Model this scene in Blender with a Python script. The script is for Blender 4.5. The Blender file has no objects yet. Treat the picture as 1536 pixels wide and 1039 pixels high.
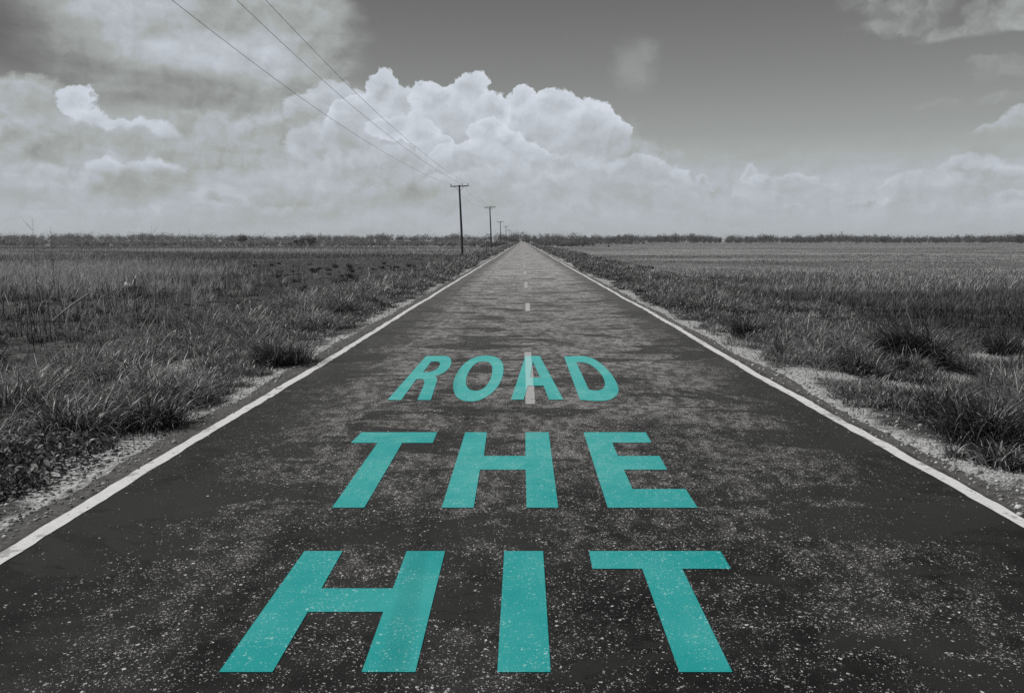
import bpy, math, random
import numpy as np
from mathutils import Vector
from mathutils.geometry import tessellate_polygon

# ------------------------------------------------------------------ camera
SC = bpy.context.scene
COL = SC.collection
CAM_H = 1.7
F_PX = 1195.0                                   # focal length in pixels of a 1536 px wide picture
PITCH = math.atan(158.5 / F_PX)
YAW = math.atan(16.0 / F_PX)
cam_data = bpy.data.cameras.new('camera')
cam_data.sensor_width = 36.0
cam_data.lens = 36.0 * F_PX / 1536.0
cam_data.clip_start = 0.1
cam_data.clip_end = 20000.0
cam = bpy.data.objects.new('camera', cam_data)
cam.location = (0, 0, CAM_H)
cam.rotation_euler = (math.pi / 2 - PITCH, 0, YAW)
COL.objects.link(cam)
SC.camera = cam

SC.view_settings.view_transform = 'Standard'
SC.view_settings.look = 'None'
SC.view_settings.exposure = 0.0
SC.view_settings.gamma = 1.0
SC.cycles.use_denoising = False
SC.cycles.max_bounces = 6
SC.cycles.transparent_max_bounces = 8

SUN_EL = math.radians(54)
SUN_AZ = math.radians(-78)                      # clockwise from straight down the road


def ray(px, py):
    x = (px - 768) / F_PX
    y = -(py - 519.5) / F_PX
    d = (x, math.cos(PITCH) + y * math.sin(PITCH), -math.sin(PITCH) + y * math.cos(PITCH))
    c, s = math.cos(YAW), math.sin(YAW)
    return (d[0] * c - d[1] * s, d[0] * s + d[1] * c, d[2])


def spot(px, py, z=0.0):
    d = ray(px, py)
    t = (z - CAM_H) / d[2]
    return d[0] * t, d[1] * t


def lin(v):
    v = v / 255.0
    return v / 12.92 if v <= 0.04045 else ((v + 0.055) / 1.055) ** 2.4


def rgb(r, g, b):
    return (lin(r), lin(g), lin(b), 1.0)


class NB:
    """Small builder for node graphs."""
    def __init__(self, tree):
        self.t = tree
        self.n = tree.nodes
        self.l = tree.links

    def new(self, kind, **kw):
        n = self.n.new(kind)
        for k, v in kw.items():
            setattr(n, k, v)
        return n

    def put(self, sock, v):
        if v is None:
            return
        if isinstance(v, bpy.types.NodeSocket):
            self.l.new(v, sock)
        else:
            sock.default_value = v

    def m(self, op, a, b=None, c=None, clamp=False):
        n = self.new('ShaderNodeMath', operation=op, use_clamp=clamp)
        for i, v in enumerate((a, b, c)):
            self.put(n.inputs[i], v)
        return n.outputs[0]

    def v(self, op, a, b=None, c=None, scale=None):
        n = self.new('ShaderNodeVectorMath', operation=op)
        for i, x in enumerate((a, b, c)):
            self.put(n.inputs[i], x)
        if scale is not None:
            self.put(n.inputs['Scale'], scale)
        return n.outputs['Value'] if op in ('LENGTH', 'DISTANCE', 'DOT_PRODUCT') else n.outputs[0]

    def xyz(self, x, y, z=0.0):
        n = self.new('ShaderNodeCombineXYZ')
        for i, v in enumerate((x, y, z)):
            self.put(n.inputs[i], v)
        return n.outputs[0]

    def sep(self, v):
        n = self.new('ShaderNodeSeparateXYZ')
        self.put(n.inputs[0], v)
        return n.outputs

    def noise(self, vec, scale, detail=4.0, rough=0.5, lac=2.0, dims='3D', color=False, dist=0.0):
        n = self.new('ShaderNodeTexNoise', noise_dimensions=dims)
        self.put(n.inputs['Vector'], vec)
        n.inputs['Scale'].default_value = scale
        n.inputs['Detail'].default_value = detail
        n.inputs['Roughness'].default_value = rough
        n.inputs['Lacunarity'].default_value = lac
        n.inputs['Distortion'].default_value = dist
        return n.outputs['Color'] if color else n.outputs['Fac']

    def voronoi(self, vec, scale, detail=0.0, rough=0.5, lac=2.0, dims='3D', feature='F1', rand=1.0):
        n = self.new('ShaderNodeTexVoronoi', voronoi_dimensions=dims, feature=feature)
        self.put(n.inputs['Vector'], vec)
        n.inputs['Scale'].default_value = scale
        n.inputs['Detail'].default_value = detail
        n.inputs['Roughness'].default_value = rough
        n.inputs['Lacunarity'].default_value = lac
        n.inputs['Randomness'].default_value = rand
        if detail > 0:
            n.normalize = True
        return n

    def step(self, x, a, b, lo=0.0, hi=1.0, smooth=True):
        n = self.new('ShaderNodeMapRange', interpolation_type='SMOOTHSTEP' if smooth else 'LINEAR')
        for k, v in (('Value', x), ('From Min', a), ('From Max', b), ('To Min', lo), ('To Max', hi)):
            self.put(n.inputs[k], v)
        return n.outputs[0]

    def mix(self, f, a, b):
        n = self.new('ShaderNodeMix', data_type='FLOAT')
        self.put(n.inputs[0], f)
        self.put(n.inputs[2], a)
        self.put(n.inputs[3], b)
        return n.outputs[0]

    def mixc(self, f, a, b, blend='MIX'):
        n = self.new('ShaderNodeMix', data_type='RGBA', blend_type=blend)
        self.put(n.inputs[0], f)
        self.put(n.inputs[6], a)
        self.put(n.inputs[7], b)
        return n.outputs[2]

    def ramp(self, f, stops):
        n = self.new('ShaderNodeValToRGB')
        e = n.color_ramp.elements
        while len(e) < len(stops):
            e.new(0.5)
        for el, (p, c) in zip(e, stops):
            el.position = p
            el.color = c if len(c) == 4 else (*c, 1.0)
        self.put(n.inputs[0], f)
        return n.outputs[0]


# ------------------------------------------------------------------ sky
world = bpy.data.worlds.new('World')
SC.world = world
world.use_nodes = True
world.node_tree.nodes.clear()


def build_sky():
    b = NB(world.node_tree)
    out = b.new('ShaderNodeOutputWorld')
    bg = b.new('ShaderNodeBackground')
    STRENGTH = 0.1
    bg.inputs['Strength'].default_value = STRENGTH
    b.l.new(bg.outputs[0], out.inputs[0])

    sky = b.new('ShaderNodeTexSky', sky_type='NISHITA')
    sky.sun_disc = False
    sky.sun_elevation = SUN_EL
    sky.sun_rotation = SUN_AZ
    sky.dust_density = 2.0
    sky.air_density = 1.0
    d = b.new('ShaderNodeTexCoord').outputs['Generated']
    dx, dy, dz = b.sep(d)[:3]
    A = b.m('MULTIPLY', b.m('ARCTAN2', dx, dy), 57.29578)
    E = b.m('MULTIPLY', b.m('ARCSINE', dz), 57.29578)
    P = b.xyz(A, E, 0.0)

    # black-and-white picture through a dark filter: the sky's own grey, steepened,
    # read on the side away from the sun
    flat = b.m('SQRT', b.m('MAXIMUM', b.m('SUBTRACT', 1.0, b.m('MULTIPLY', dz, dz)), 0.0))
    side = SUN_AZ + math.radians(85)
    b.l.new(b.xyz(b.m('MULTIPLY', flat, math.sin(side)), b.m('MULTIPLY', flat, math.cos(side)), dz), sky.inputs['Vector'])
    sc_ = b.new('ShaderNodeSeparateColor')
    b.l.new(sky.outputs[0], sc_.inputs[0])
    grey = b.m('MULTIPLY_ADD', sc_.outputs[0], 0.7, b.m('MULTIPLY', sc_.outputs[1], 0.3))
    clear = b.m('MULTIPLY', b.m('POWER', b.m('MULTIPLY', grey, STRENGTH / 0.44), 2.18), 0.605)
    clear = b.m('MINIMUM', clear, 0.48)

    # shared noise, in degrees of azimuth and elevation
    Pn = b.v('MULTIPLY', P, (1.0, 1.2, 1.0))
    HALF = (0.5, 0.5, 0.5)
    big = b.v('SUBTRACT', b.noise(Pn, 0.17, 2.0, 0.5, color=True), HALF)
    fine = b.v('SUBTRACT', b.noise(Pn, 0.9, 6.0, 0.62, color=True), HALF)
    Pw = b.v('MULTIPLY_ADD', big, (2.2, 1.5, 0.0), P)
    Pe = b.v('MULTIPLY_ADD', fine, (1.7, 1.25, 0.0), Pw)
    pf = b.m('SUBTRACT', 1.0, b.voronoi(Pe, 0.55, 2.0, 0.45, 2.3, dims='2D').outputs['Distance'])
    nz = b.noise(Pe, 0.52, 6.0, 0.54)
    nzl = b.noise(b.v('ADD', Pe, (-0.3, 0.5, 0.0)), 0.52, 6.0, 0.54)
    relief = b.m('SUBTRACT', nz, nzl)
    soft = b.noise(b.v('MULTIPLY', Pw, (0.45, 1.25, 1.0)), 0.34, 5.0, 0.5)
    softc = b.m('SUBTRACT', soft, 0.5)

    def deg(px, py):
        r = ray(px, py)
        n = math.sqrt(sum(q * q for q in r))
        return math.degrees(math.atan2(r[0], r[1])), math.degrees(math.asin(r[2] / n))

    def field(blobs, k=0.25, Q=None):
        """1 in the middle of a heap of puffs, 0 at its outline, negative outside."""
        f = None
        for (cx, cy, rx, ry) in blobs:
            a, e = deg(cx, cy)
            sx = 1.0 / (math.degrees(rx / F_PX) * math.cos(math.radians(a)))
            sy = 1.0 / math.degrees(ry / F_PX)
            ln = b.v('LENGTH', b.v('MULTIPLY_ADD', Pw if Q is None else Q, (sx, sy, 0.0), (-a * sx, -e * sy, 0.0)))
            f = ln if f is None else b.m('SMOOTH_MIN', f, ln, k)
        return b.m('SUBTRACT', 1.0, f)

    # broad soft grey layer, upper left, with its paler heart and darker undersides
    fb = field([(235, 55, 170, 75), (330, 105, 190, 75), (190, 5, 160, 80), (430, 60, 110, 110), (170, 90, 100, 50), (380, 150, 150, 50)], 0.4)
    mB = b.step(b.m('MULTIPLY_ADD', softc, 0.9, fb), -0.22, 0.45)
    LB = b.m('MULTIPLY_ADD', softc, 0.44, 0.355)
    LB = b.m('MULTIPLY_ADD', b.step(field([(180, 15, 90, 45), (290, 75, 120, 30), (400, 85, 60, 30), (220, 130, 70, 14)], 0.4), -0.7, 0.7), 0.15, LB)
    LB = b.m('MULTIPLY_ADD', relief, 0.34, LB)
    L = b.mix(mB, clear, LB)
    # thin band of haze and far small clouds along the horizon
    hz = b.step(E, 7.4, 3.2)
    Lh = b.m('MULTIPLY_ADD', softc, 0.22, 0.47)
    Lh = b.m('MULTIPLY_ADD', relief, 0.20, Lh)
    Lh = b.mix(b.step(E, 0.0, 2.6), 0.47, Lh)
    L = b.mix(b.m('MULTIPLY', hz, b.step(soft, 0.0, 0.45)), L, Lh)
    left = b.step(b.m('MULTIPLY_ADD', b.m('SUBTRACT', nz, 0.5), 16.0, A), 4.0, -8.0)
    mid = b.m('MULTIPLY', left, b.step(b.m('MULTIPLY_ADD', softc, 4.0, E), 9.5, 7.0))
    L = b.mix(mid, L, b.m('MULTIPLY_ADD', relief, b.step(E, 0.5, 5.0, 0.10, 0.34), b.m('MULTIPLY_ADD', softc, b.step(E, 0.0, 4.0, 0.16, 0.38), b.step(E, 0.0, 4.0, 0.46, 0.43))))
    L = b.m('MULTIPLY', L, b.step(b.m('MULTIPLY_ADD', softc, 0.5, field([(225, 132, 110, 22), (30, 55, 90, 50), (130, 105, 60, 22)], 0.3)), -0.6, 0.7, 1.0, 0.66))

    def heap(L, blobs, bright, shade, base, edge=0.10, amp=0.45, op=1.0, k=0.22, rel=0.36, depth=0.8, melt=0.55):
        """One heap of cumulus: crisp lit rim above, melting away downwards to the picture height BASE."""
        s = b.m('MULTIPLY_ADD', b.m('SUBTRACT', pf, 0.62), amp, field(blobs, k, Pe))
        bot = max(q[1] + q[3] for q in blobs)
        top = min(q[1] - q[3] for q in blobs)
        e0 = deg(768, bot + base * (bot - top))[1]
        e1 = deg(768, bot - melt * (bot - top))[1]
        fade = b.step(b.m('MULTIPLY_ADD', softc, 1.6, E), e0, e1)
        mk = b.m('MULTIPLY', b.m('MULTIPLY', b.step(s, 0.0, edge), fade), op)
        lit = b.m('MULTIPLY_ADD', relief, rel, b.mix(b.step(s, depth, 0.05, smooth=False), shade, bright))
        return b.mix(mk, L, b.m('MINIMUM', lit, 0.72))

    # left heaps
    L = heap(L, [(45, 150, 60, 32), (5, 175, 50, 40), (95, 185, 60, 40)], 0.50, 0.42, -0.08, edge=0.4)
    L = heap(L, [(75, 140, 34, 26), (100, 165, 30, 24)], 0.40, 0.36, -0.05, edge=0.3)
    L = heap(L, [(122, 150, 24, 26), (140, 185, 24, 24), (150, 215, 22, 24)], 0.66, 0.58, -0.08, edge=0.22)
    L = heap(L, [(215, 195, 45, 14), (240, 214, 26, 18), (180, 190, 30, 10)], 0.64, 0.56, -0.08, edge=0.3)
    L = heap(L, [(85, 215, 80, 40), (40, 232, 70, 40), (25, 200, 40, 26)], 0.49, 0.35, -0.08, edge=0.22)
    L = heap(L, [(200, 215, 40, 24), (180, 237, 54, 24)], 0.47, 0.37, -0.08, edge=0.2)
    L = heap(L, [(235, 258, 44, 20), (200, 262, 50, 16), (160, 250, 30, 16)], 0.63, 0.50, -0.08, edge=0.35)
    L = heap(L, [(60, 262, 60, 20), (110, 270, 50, 14), (20, 300, 60, 12)], 0.52, 0.46, -0.08, edge=0.45)
    L = heap(L, [(320, 200, 70, 34), (400, 205, 60, 34), (275, 190, 26, 24), (430, 200, 40, 30)], 0.51, 0.39, -0.08, edge=0.4)
    # right heaps and the small ones far off
    L = heap(L, [(1505, 212, 44, 24), (1545, 192, 40, 30), (1465, 202, 24, 15)], 0.52, 0.44, -0.08, edge=0.28)
    L = heap(L, [(1480, 265, 56, 30), (1440, 255, 30, 20), (1530, 275, 46, 26), (1400, 280, 36, 16)], 0.56, 0.45, -0.08, edge=0.3)
    L = heap(L, [(1390, 211, 24, 12), (1412, 218, 18, 7)], 0.48, 0.45, -0.08, edge=0.6)
    L = heap(L, [(1380, 278, 50, 16), (1345, 290, 30, 12)], 0.54, 0.46, -0.05, edge=0.3)
    L = heap(L, [(1125, 262, 16, 12), (1148, 272, 24, 12), (1190, 276, 40, 12), (1235, 285, 30, 10)], 0.56, 0.46, -0.05, edge=0.35)
    L = heap(L, [(1060, 285, 36, 14), (1100, 300, 50, 12)], 0.53, 0.46, -0.05, edge=0.35)
    L = heap(L, [(1300, 305, 40, 10), (1470, 318, 50, 10), (1180, 312, 46, 8), (1530, 300, 36, 14)], 0.55, 0.47, -0.05, edge=0.4)
    L = heap(L, [(330, 300, 60, 12), (200, 318, 70, 10), (420, 312, 70, 12), (80, 325, 60, 9)], 0.54, 0.46, -0.05, edge=0.5)
    L = heap(L, [(740, 225, 250, 62), (560, 230, 120, 60), (920, 262, 110, 36)], 0.53, 0.45, -0.05, edge=0.5, melt=0.45)
    # the great cumulus, from its far shoulder to its near heads
    L = heap(L, [(930, 225, 60, 26), (985, 235, 45, 20)], 0.43, 0.42, -0.08, edge=0.5)
    L = heap(L, [(960, 262, 60, 26), (1010, 268, 26, 16), (1055, 276, 14, 14), (900, 270, 70, 24)], 0.56, 0.47, -0.08, edge=0.22)
    L = heap(L, [(502, 150, 34, 34), (470, 170, 36, 30), (530, 165, 36, 30)], 0.56, 0.47, -0.08, edge=0.2)
    L = heap(L, [(782, 152, 20, 22), (830, 165, 45, 30), (875, 185, 48, 32), (915, 205, 26, 20), (800, 195, 80, 40)], 0.69, 0.54, -0.08, edge=0.1)
    L = heap(L, [(572, 140, 32, 32), (610, 160, 34, 32), (540, 175, 40, 30), (570, 200, 70, 40)], 0.65, 0.50, -0.08, edge=0.1)
    L = heap(L, [(650, 148, 36, 28), (702, 138, 26, 26), (735, 170, 34, 28), (680, 190, 70, 46)], 0.68, 0.53, -0.08, edge=0.1)
    L = heap(L, [(520, 220, 60, 34), (470, 225, 40, 34), (590, 250, 60, 30)], 0.57, 0.44, -0.08, edge=0.3)
    L = heap(L, [(590, 195, 38, 18), (625, 205, 28, 22), (650, 225, 30, 22)], 0.67, 0.53, -0.08, edge=0.12)
    L = heap(L, [(730, 200, 36, 22), (760, 215, 34, 24), (790, 240, 40, 26), (700, 240, 60, 26)], 0.67, 0.53, -0.08, edge=0.14)
    L = heap(L, [(830, 250, 70, 20), (760, 268, 60, 20), (680, 280, 60, 18)], 0.57, 0.49, -0.08, edge=0.4)
    # wisps, upper right
    L = heap(L, [(1435, 62, 70, 18), (1490, 40, 40, 40), (1515, 62, 60, 28), (1535, 25, 36, 26)], 0.38, 0.33, 0.1, melt=0.0, edge=0.7, amp=0.9, op=0.95, rel=0.5)
    L = heap(L, [(1520, 98, 70, 16), (1480, 88, 40, 10)], 0.37, 0.34, 2.0, edge=0.8, amp=0.9, op=0.9, rel=0.4)
    L = heap(L, [(1335, -6, 70, 34), (1350, 38, 70, 15), (1390, 10, 50, 20)], 0.34, 0.30, 2.0, edge=0.9, amp=0.9, op=0.85, rel=0.5)
    L = heap(L, [(1412, 153, 42, 9), (1500, 145, 60, 8)], 0.35, 0.34, 2.0, edge=0.9, amp=0.8, op=0.7)
    fw = field([(955, 95, 40, 44), (970, 72, 22, 26)], 0.3, Pe)
    L = b.m('MULTIPLY_ADD', b.step(fw, -0.1, 0.9), 0.075, L)

    L = b.m('MAXIMUM', L, 0.03)
    col = b.ramp(L, [(0.0, (0, 0, 0, 1)), (lin(112), rgb(112, 112, 112)), (lin(146), rgb(145, 148, 146)),
                     (lin(168), rgb(165, 170, 168)), (lin(180), rgb(175, 181, 186)), (lin(212), rgb(206, 212, 221)),
                     (lin(236), rgb(234, 237, 242)), (1.0, (1, 1, 1, 1))])
    b.l.new(b.v('SCALE', col, scale=1.0 / STRENGTH), bg.inputs['Color'])


build_sky()

# ------------------------------------------------------------------ sun
sun_data = bpy.data.lights.new('sun', 'SUN')
sun_data.energy = 3.0
sun_data.angle = math.radians(0.53)
sun_data.color = (1.0, 0.985, 0.965)
sun = bpy.data.objects.new('sun', sun_data)
sdir = Vector((math.sin(SUN_AZ) * math.cos(SUN_EL), math.cos(SUN_AZ) * math.cos(SUN_EL), math.sin(SUN_EL)))
sun.rotation_euler = sdir.to_track_quat('Z', 'Y').to_euler()
sun.location = sdir * 60
COL.objects.link(sun)

# ------------------------------------------------------------------ helpers
RNG = np.random.default_rng(7)
random.seed(7)


def smooth(a, b, x):
    t = np.clip((x - a) / (b - a), 0, 1)
    return t * t * (3 - 2 * t)


_LAT = np.random.default_rng(3).random((256, 256))


def vnoise(x, y):
    x = np.asarray(x, float); y = np.asarray(y, float)
    xi = np.floor(x).astype(int); yi = np.floor(y).astype(int)
    fx = x - xi; fy = y - yi
    fx = fx * fx * (3 - 2 * fx); fy = fy * fy * (3 - 2 * fy)
    g = lambda i, j: _LAT[i & 255, j & 255]
    return ((g(xi, yi) * (1 - fx) + g(xi + 1, yi) * fx) * (1 - fy)
            + (g(xi, yi + 1) * (1 - fx) + g(xi + 1, yi + 1) * fx) * fy)


def fbm(x, y, n=4):
    s = 0; a = 0.5; t = 0
    for k in range(n):
        s = s + a * vnoise(x * 2 ** k + 17.3 * k, y * 2 ** k + 9.1 * k); t += a; a *= 0.5
    return s / t


ROAD_L, ROAD_R, ROAD_END = -3.10, 3.28, 585.0


def off_road(x):
    return np.maximum(ROAD_L - x, x - ROAD_R)


def ground_z(x, y):
    x = np.asarray(x, float); y = np.asarray(y, float)
    d = off_road(x)
    z = -0.02 - 0.36 * smooth(0.5, 5.0, d)
    z = z + (fbm(x * 0.9, y * 0.9, 4) - 0.5) * 0.22 * smooth(0.25, 2.0, d)
    z = z + (fbm(x * 0.12 + 40, y * 0.12, 2) - 0.5) * 0.25 * smooth(2.0, 8.0, d)
    z = np.where(d < 0.0, -0.02 - 0.05 * np.clip(-d / 0.15, 0, 1), z)
    return z


def gz(x, y):
    return float(ground_z(x, y))


def on_ground(px, py):
    x, y = spot(px, py, -0.2)
    for _ in range(6):
        x, y = spot(px, py, gz(x, y))
    return x, y


def tag(o, label=None, cat=None, group=None, kind=None):
    for k, v in (('label', label), ('category', cat), ('group', group), ('kind', kind)):
        if v:
            o[k] = v
    return o


def empty(name, loc=(0, 0, 0)):
    o = bpy.data.objects.new(name, None)
    o.empty_display_size = 0.2
    o.location = loc
    COL.objects.link(o)
    return o


def mesh_obj(name, verts, faces, mat, parent=None, loc=(0, 0, 0), shade=False):
    me = bpy.data.meshes.new(name)
    me.from_pydata([tuple(map(float, v)) for v in verts], [], [tuple(map(int, f)) for f in faces])
    me.materials.append(mat)
    if shade:
        me.polygons.foreach_set('use_smooth', [True] * len(me.polygons))
    me.update()
    o = bpy.data.objects.new(name, me)
    o.location = loc
    COL.objects.link(o)
    if parent:
        o.parent = parent
    return o


def quads_obj(name, verts, quads, mat, tone=None, parent=None, loc=(0, 0, 0), smooth_=False):
    """Fast path for large meshes of quads with a per-vertex grey TONE of the material itself."""
    me = bpy.data.meshes.new(name)
    nv, nq = len(verts), len(quads)
    me.vertices.add(nv)
    me.vertices.foreach_set('co', np.ascontiguousarray(verts, np.float32).ravel())
    me.loops.add(nq * 4)
    me.loops.foreach_set('vertex_index', np.ascontiguousarray(quads, np.int32).ravel())
    me.polygons.add(nq)
    me.polygons.foreach_set('loop_start', np.arange(0, nq * 4, 4, dtype=np.int32))
    if tone is not None:
        at = me.attributes.new('tone', 'FLOAT', 'POINT')
        at.data.foreach_set('value', np.ascontiguousarray(tone, np.float32))
    me.materials.append(mat)
    me.update(calc_edges=True)
    if smooth_:
        me.polygons.foreach_set('use_smooth', np.ones(nq, bool))
    o = bpy.data.objects.new(name, me)
    o.location = loc
    COL.objects.link(o)
    if parent:
        o.parent = parent
    return o


def new_mat(name):
    m = bpy.data.materials.new(name)
    m.use_nodes = True
    m.node_tree.nodes.clear()
    return m, NB(m.node_tree)


def finish(b, col, rough=0.8, spec=0.3, bump=None, bstr=0.3, bdist=0.01, trans=0.0):
    out = b.new('ShaderNodeOutputMaterial')
    p = b.new('ShaderNodeBsdfPrincipled')
    b.put(p.inputs['Base Color'], col)
    b.put(p.inputs['Roughness'], rough)
    b.put(p.inputs['Specular IOR Level'], spec)
    if bump is not None:
        n = b.new('ShaderNodeBump')
        n.inputs['Strength'].default_value = bstr
        n.inputs['Distance'].default_value = bdist
        b.put(n.inputs['Height'], bump)
        b.l.new(n.outputs[0], p.inputs['Normal'])
    sh = p.outputs[0]
    if trans > 0:
        t = b.new('ShaderNodeBsdfTranslucent')
        b.put(t.inputs['Color'], col)
        mx = b.new('ShaderNodeMixShader')
        mx.inputs[0].default_value = trans
        b.l.new(sh, mx.inputs[1]); b.l.new(t.outputs[0], mx.inputs[2])
        sh = mx.outputs[0]
    b.l.new(sh, out.inputs['Surface'])


def tint(b, L, red=0.995, blue=1.005):
    """Neutral grey with the faint cool cast of the print."""
    n = b.new('ShaderNodeCombineColor')
    b.put(n.inputs[0], b.m('MULTIPLY', L, red))
    b.put(n.inputs[1], b.m('MULTIPLY', L, 1.0))
    b.put(n.inputs[2], b.m('MULTIPLY', L, blue))
    return n.outputs[0]


# ------------------------------------------------------------------ materials
def road_maps(b, pos):
    """Wear of the road surface in metres on the ground: stones showing, bare tar, grey tone."""
    x, y, z = b.sep(pos)[:3]
    flat = b.xyz(x, y, 0.0)
    rag = b.v('MULTIPLY_ADD', b.v('SUBTRACT', b.noise(flat, 60.0, 2.0, 0.6, dims='2D', color=True), (0.5, 0.5, 0.5)), (0.022, 0.022, 0.0), flat)
    wide = b.v('MULTIPLY', flat, (0.8, 0.55, 1.0))
    wear = b.noise(wide, 1.7, 8.0, 0.70, dims='2D')
    tarn = b.noise(b.v('MULTIPLY_ADD', flat, (0.62, 1.45, 0.0), (31.0, 7.0, 0.0)), 1.0, 7.0, 0.62, dims='2D', dist=0.4)
    tar = b.step(b.m('MULTIPLY_ADD', b.m('SUBTRACT', b.noise(wide, 9.0, 4.0, 0.65, dims='2D'), 0.5), 0.05, tarn), 0.552, 0.570)
    cx, cy = spot(1275, 783)
    ell = b.v('LENGTH', b.v('MULTIPLY_ADD', flat, (1 / 0.62, 1 / 0.36, 0), (-cx / 0.62, -cy / 0.36, 0)))
    ell = b.m('MULTIPLY_ADD', b.m('SUBTRACT', wear, 0.5), 1.6, ell)
    tar = b.m('MAXIMUM', tar, b.step(ell, 1.0, 0.94))
    edge = b.m('MAXIMUM', b.m('SUBTRACT', -2.0, x), b.m('SUBTRACT', x, 2.3))     # smooth margins beside the lines
    edge = b.step(b.m('MULTIPLY_ADD', b.m('SUBTRACT', wear, 0.5), 2.6, edge), -0.15, 0.35)
    keep = b.m('MULTIPLY', b.m('SUBTRACT', 1.0, b.m('MULTIPLY', tar, 0.82)), b.m('SUBTRACT', 1.0, b.m('MULTIPLY', edge, 0.9)))
    clot = b.noise(b.v('MULTIPLY', flat, (1.0, 0.7, 1.0)), 7.0, 4.0, 0.65, dims='2D')
    keep = b.m('MULTIPLY', keep, b.step(clot, 0.42, 0.56, 0.4, 1.3))
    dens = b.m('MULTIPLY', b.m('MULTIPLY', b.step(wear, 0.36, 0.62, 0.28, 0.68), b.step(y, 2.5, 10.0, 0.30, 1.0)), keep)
    out = None
    for sc, amp in ((52.0, 0.75), (95.0, 1.2), (180.0, 1.0)):
        vo = b.voronoi(b.v('ADD', rag, (sc, 0, 0)), sc, dims='2D')
        r1 = b.sep(vo.outputs['Color'])[0]
        r2 = b.sep(vo.outputs['Color'])[1]
        lim = b.m('MULTIPLY', dens, amp * (0.55 if sc < 60 else 0.85))
        on = b.m('LESS_THAN', r1, lim)
        size = b.m('MULTIPLY_ADD', r2, 0.28, 0.14)
        dot = b.m('MULTIPLY', b.step(b.m('SUBTRACT', size, vo.outputs['Distance']), 0.0, 0.06), on)
        dot = b.m('MULTIPLY', dot, b.m('MULTIPLY_ADD', b.sep(vo.outputs['Color'])[2], 0.6, 0.4))
        out = dot if out is None else b.m('MAXIMUM', out, dot)
    grit = b.noise(flat, 120.0, 3.0, 0.7, dims='2D')
    return out, wear, tar, dens, grit, x, y


def mat_asphalt():
    m, b = new_mat('old_asphalt')
    pos = b.new('ShaderNodeTexCoord').outputs['Object']
    st, wear, tar, dens, grit, x, y = road_maps(b, pos)
    low = b.noise(pos, 0.35, 4.0, 0.6, dims='2D')
    stony_sheen = b.m('POWER', b.step(b.m('MULTIPLY_ADD', b.m('SUBTRACT', wear, 0.5), 9.0, y), 2.5, 44.0, smooth=False), 0.9)   # stonier farther on, with far sheen and near darkening painted into the grey
    base = b.m('MULTIPLY_ADD', b.step(grit, 0.32, 0.68), 0.026, 0.004)
    mott = b.noise(b.v('MULTIPLY', pos, (1.0, 1.6, 1.0)), 3.4, 4.0, 0.6, dims='2D')
    base = b.m('MULTIPLY', base, b.step(low, 0.3, 0.7, 0.5, 1.2))
    base = b.m('MULTIPLY', base, b.step(mott, 0.36, 0.60, 0.45, 1.05))
    base = b.m('MULTIPLY_ADD', dens, b.m('MULTIPLY_ADD', stony_sheen, 0.40, 0.024), base)
    base = b.m('MULTIPLY_ADD', stony_sheen, b.m('MULTIPLY_ADD', b.step(grit, 0.25, 0.75), 0.12, 0.08), base)
    bare = b.m('MULTIPLY_ADD', stony_sheen, 0.10, b.m('MULTIPLY_ADD', grit, 0.008, 0.018))
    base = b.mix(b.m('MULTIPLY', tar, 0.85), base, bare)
    col = b.mix(st, base, 0.64)
    # dust along the outer edges
    dst = b.m('MAXIMUM', b.m('SUBTRACT', -2.84, x), b.m('SUBTRACT', x, 3.06))
    dst = b.step(b.m('MULTIPLY_ADD', b.m('SUBTRACT', b.noise(pos, 2.2, 5.0, 0.65, dims='2D'), 0.5), 0.22, dst), -0.01, 0.10)
    col = b.mix(b.m('MULTIPLY', dst, b.step(b.noise(pos, 24.0, 5.0, 0.7, dims='2D'), 0.3, 0.6, 0.35, 0.95)), col, b.m('MULTIPLY_ADD', b.noise(pos, 11.0, 6.0, 0.7, dims='2D'), 0.20, 0.02))
    # a few cracks
    ck = b.voronoi(b.v('MULTIPLY_ADD', b.noise(pos, 1.2, 3.0, 0.6, color=True), (0.9, 0.9, 0), b.v('MULTIPLY', pos, (0.22, 0.75, 0.0))), 1.0, dims='2D', feature='DISTANCE_TO_EDGE')
    crack = b.m('MULTIPLY', b.step(ck.outputs['Distance'], 0.006, 0.0), b.step(low, 0.55, 0.6))
    col = b.mix(b.m('MULTIPLY', crack, 0.8), col, 0.008)
    h = b.m('ADD', b.m('MULTIPLY', st, 0.7), b.m('MULTIPLY', grit, 0.5))
    finish(b, tint(b, col, 1.008, 0.985), 0.8, 0.22, h, 0.5, 0.006)
    return m


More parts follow.
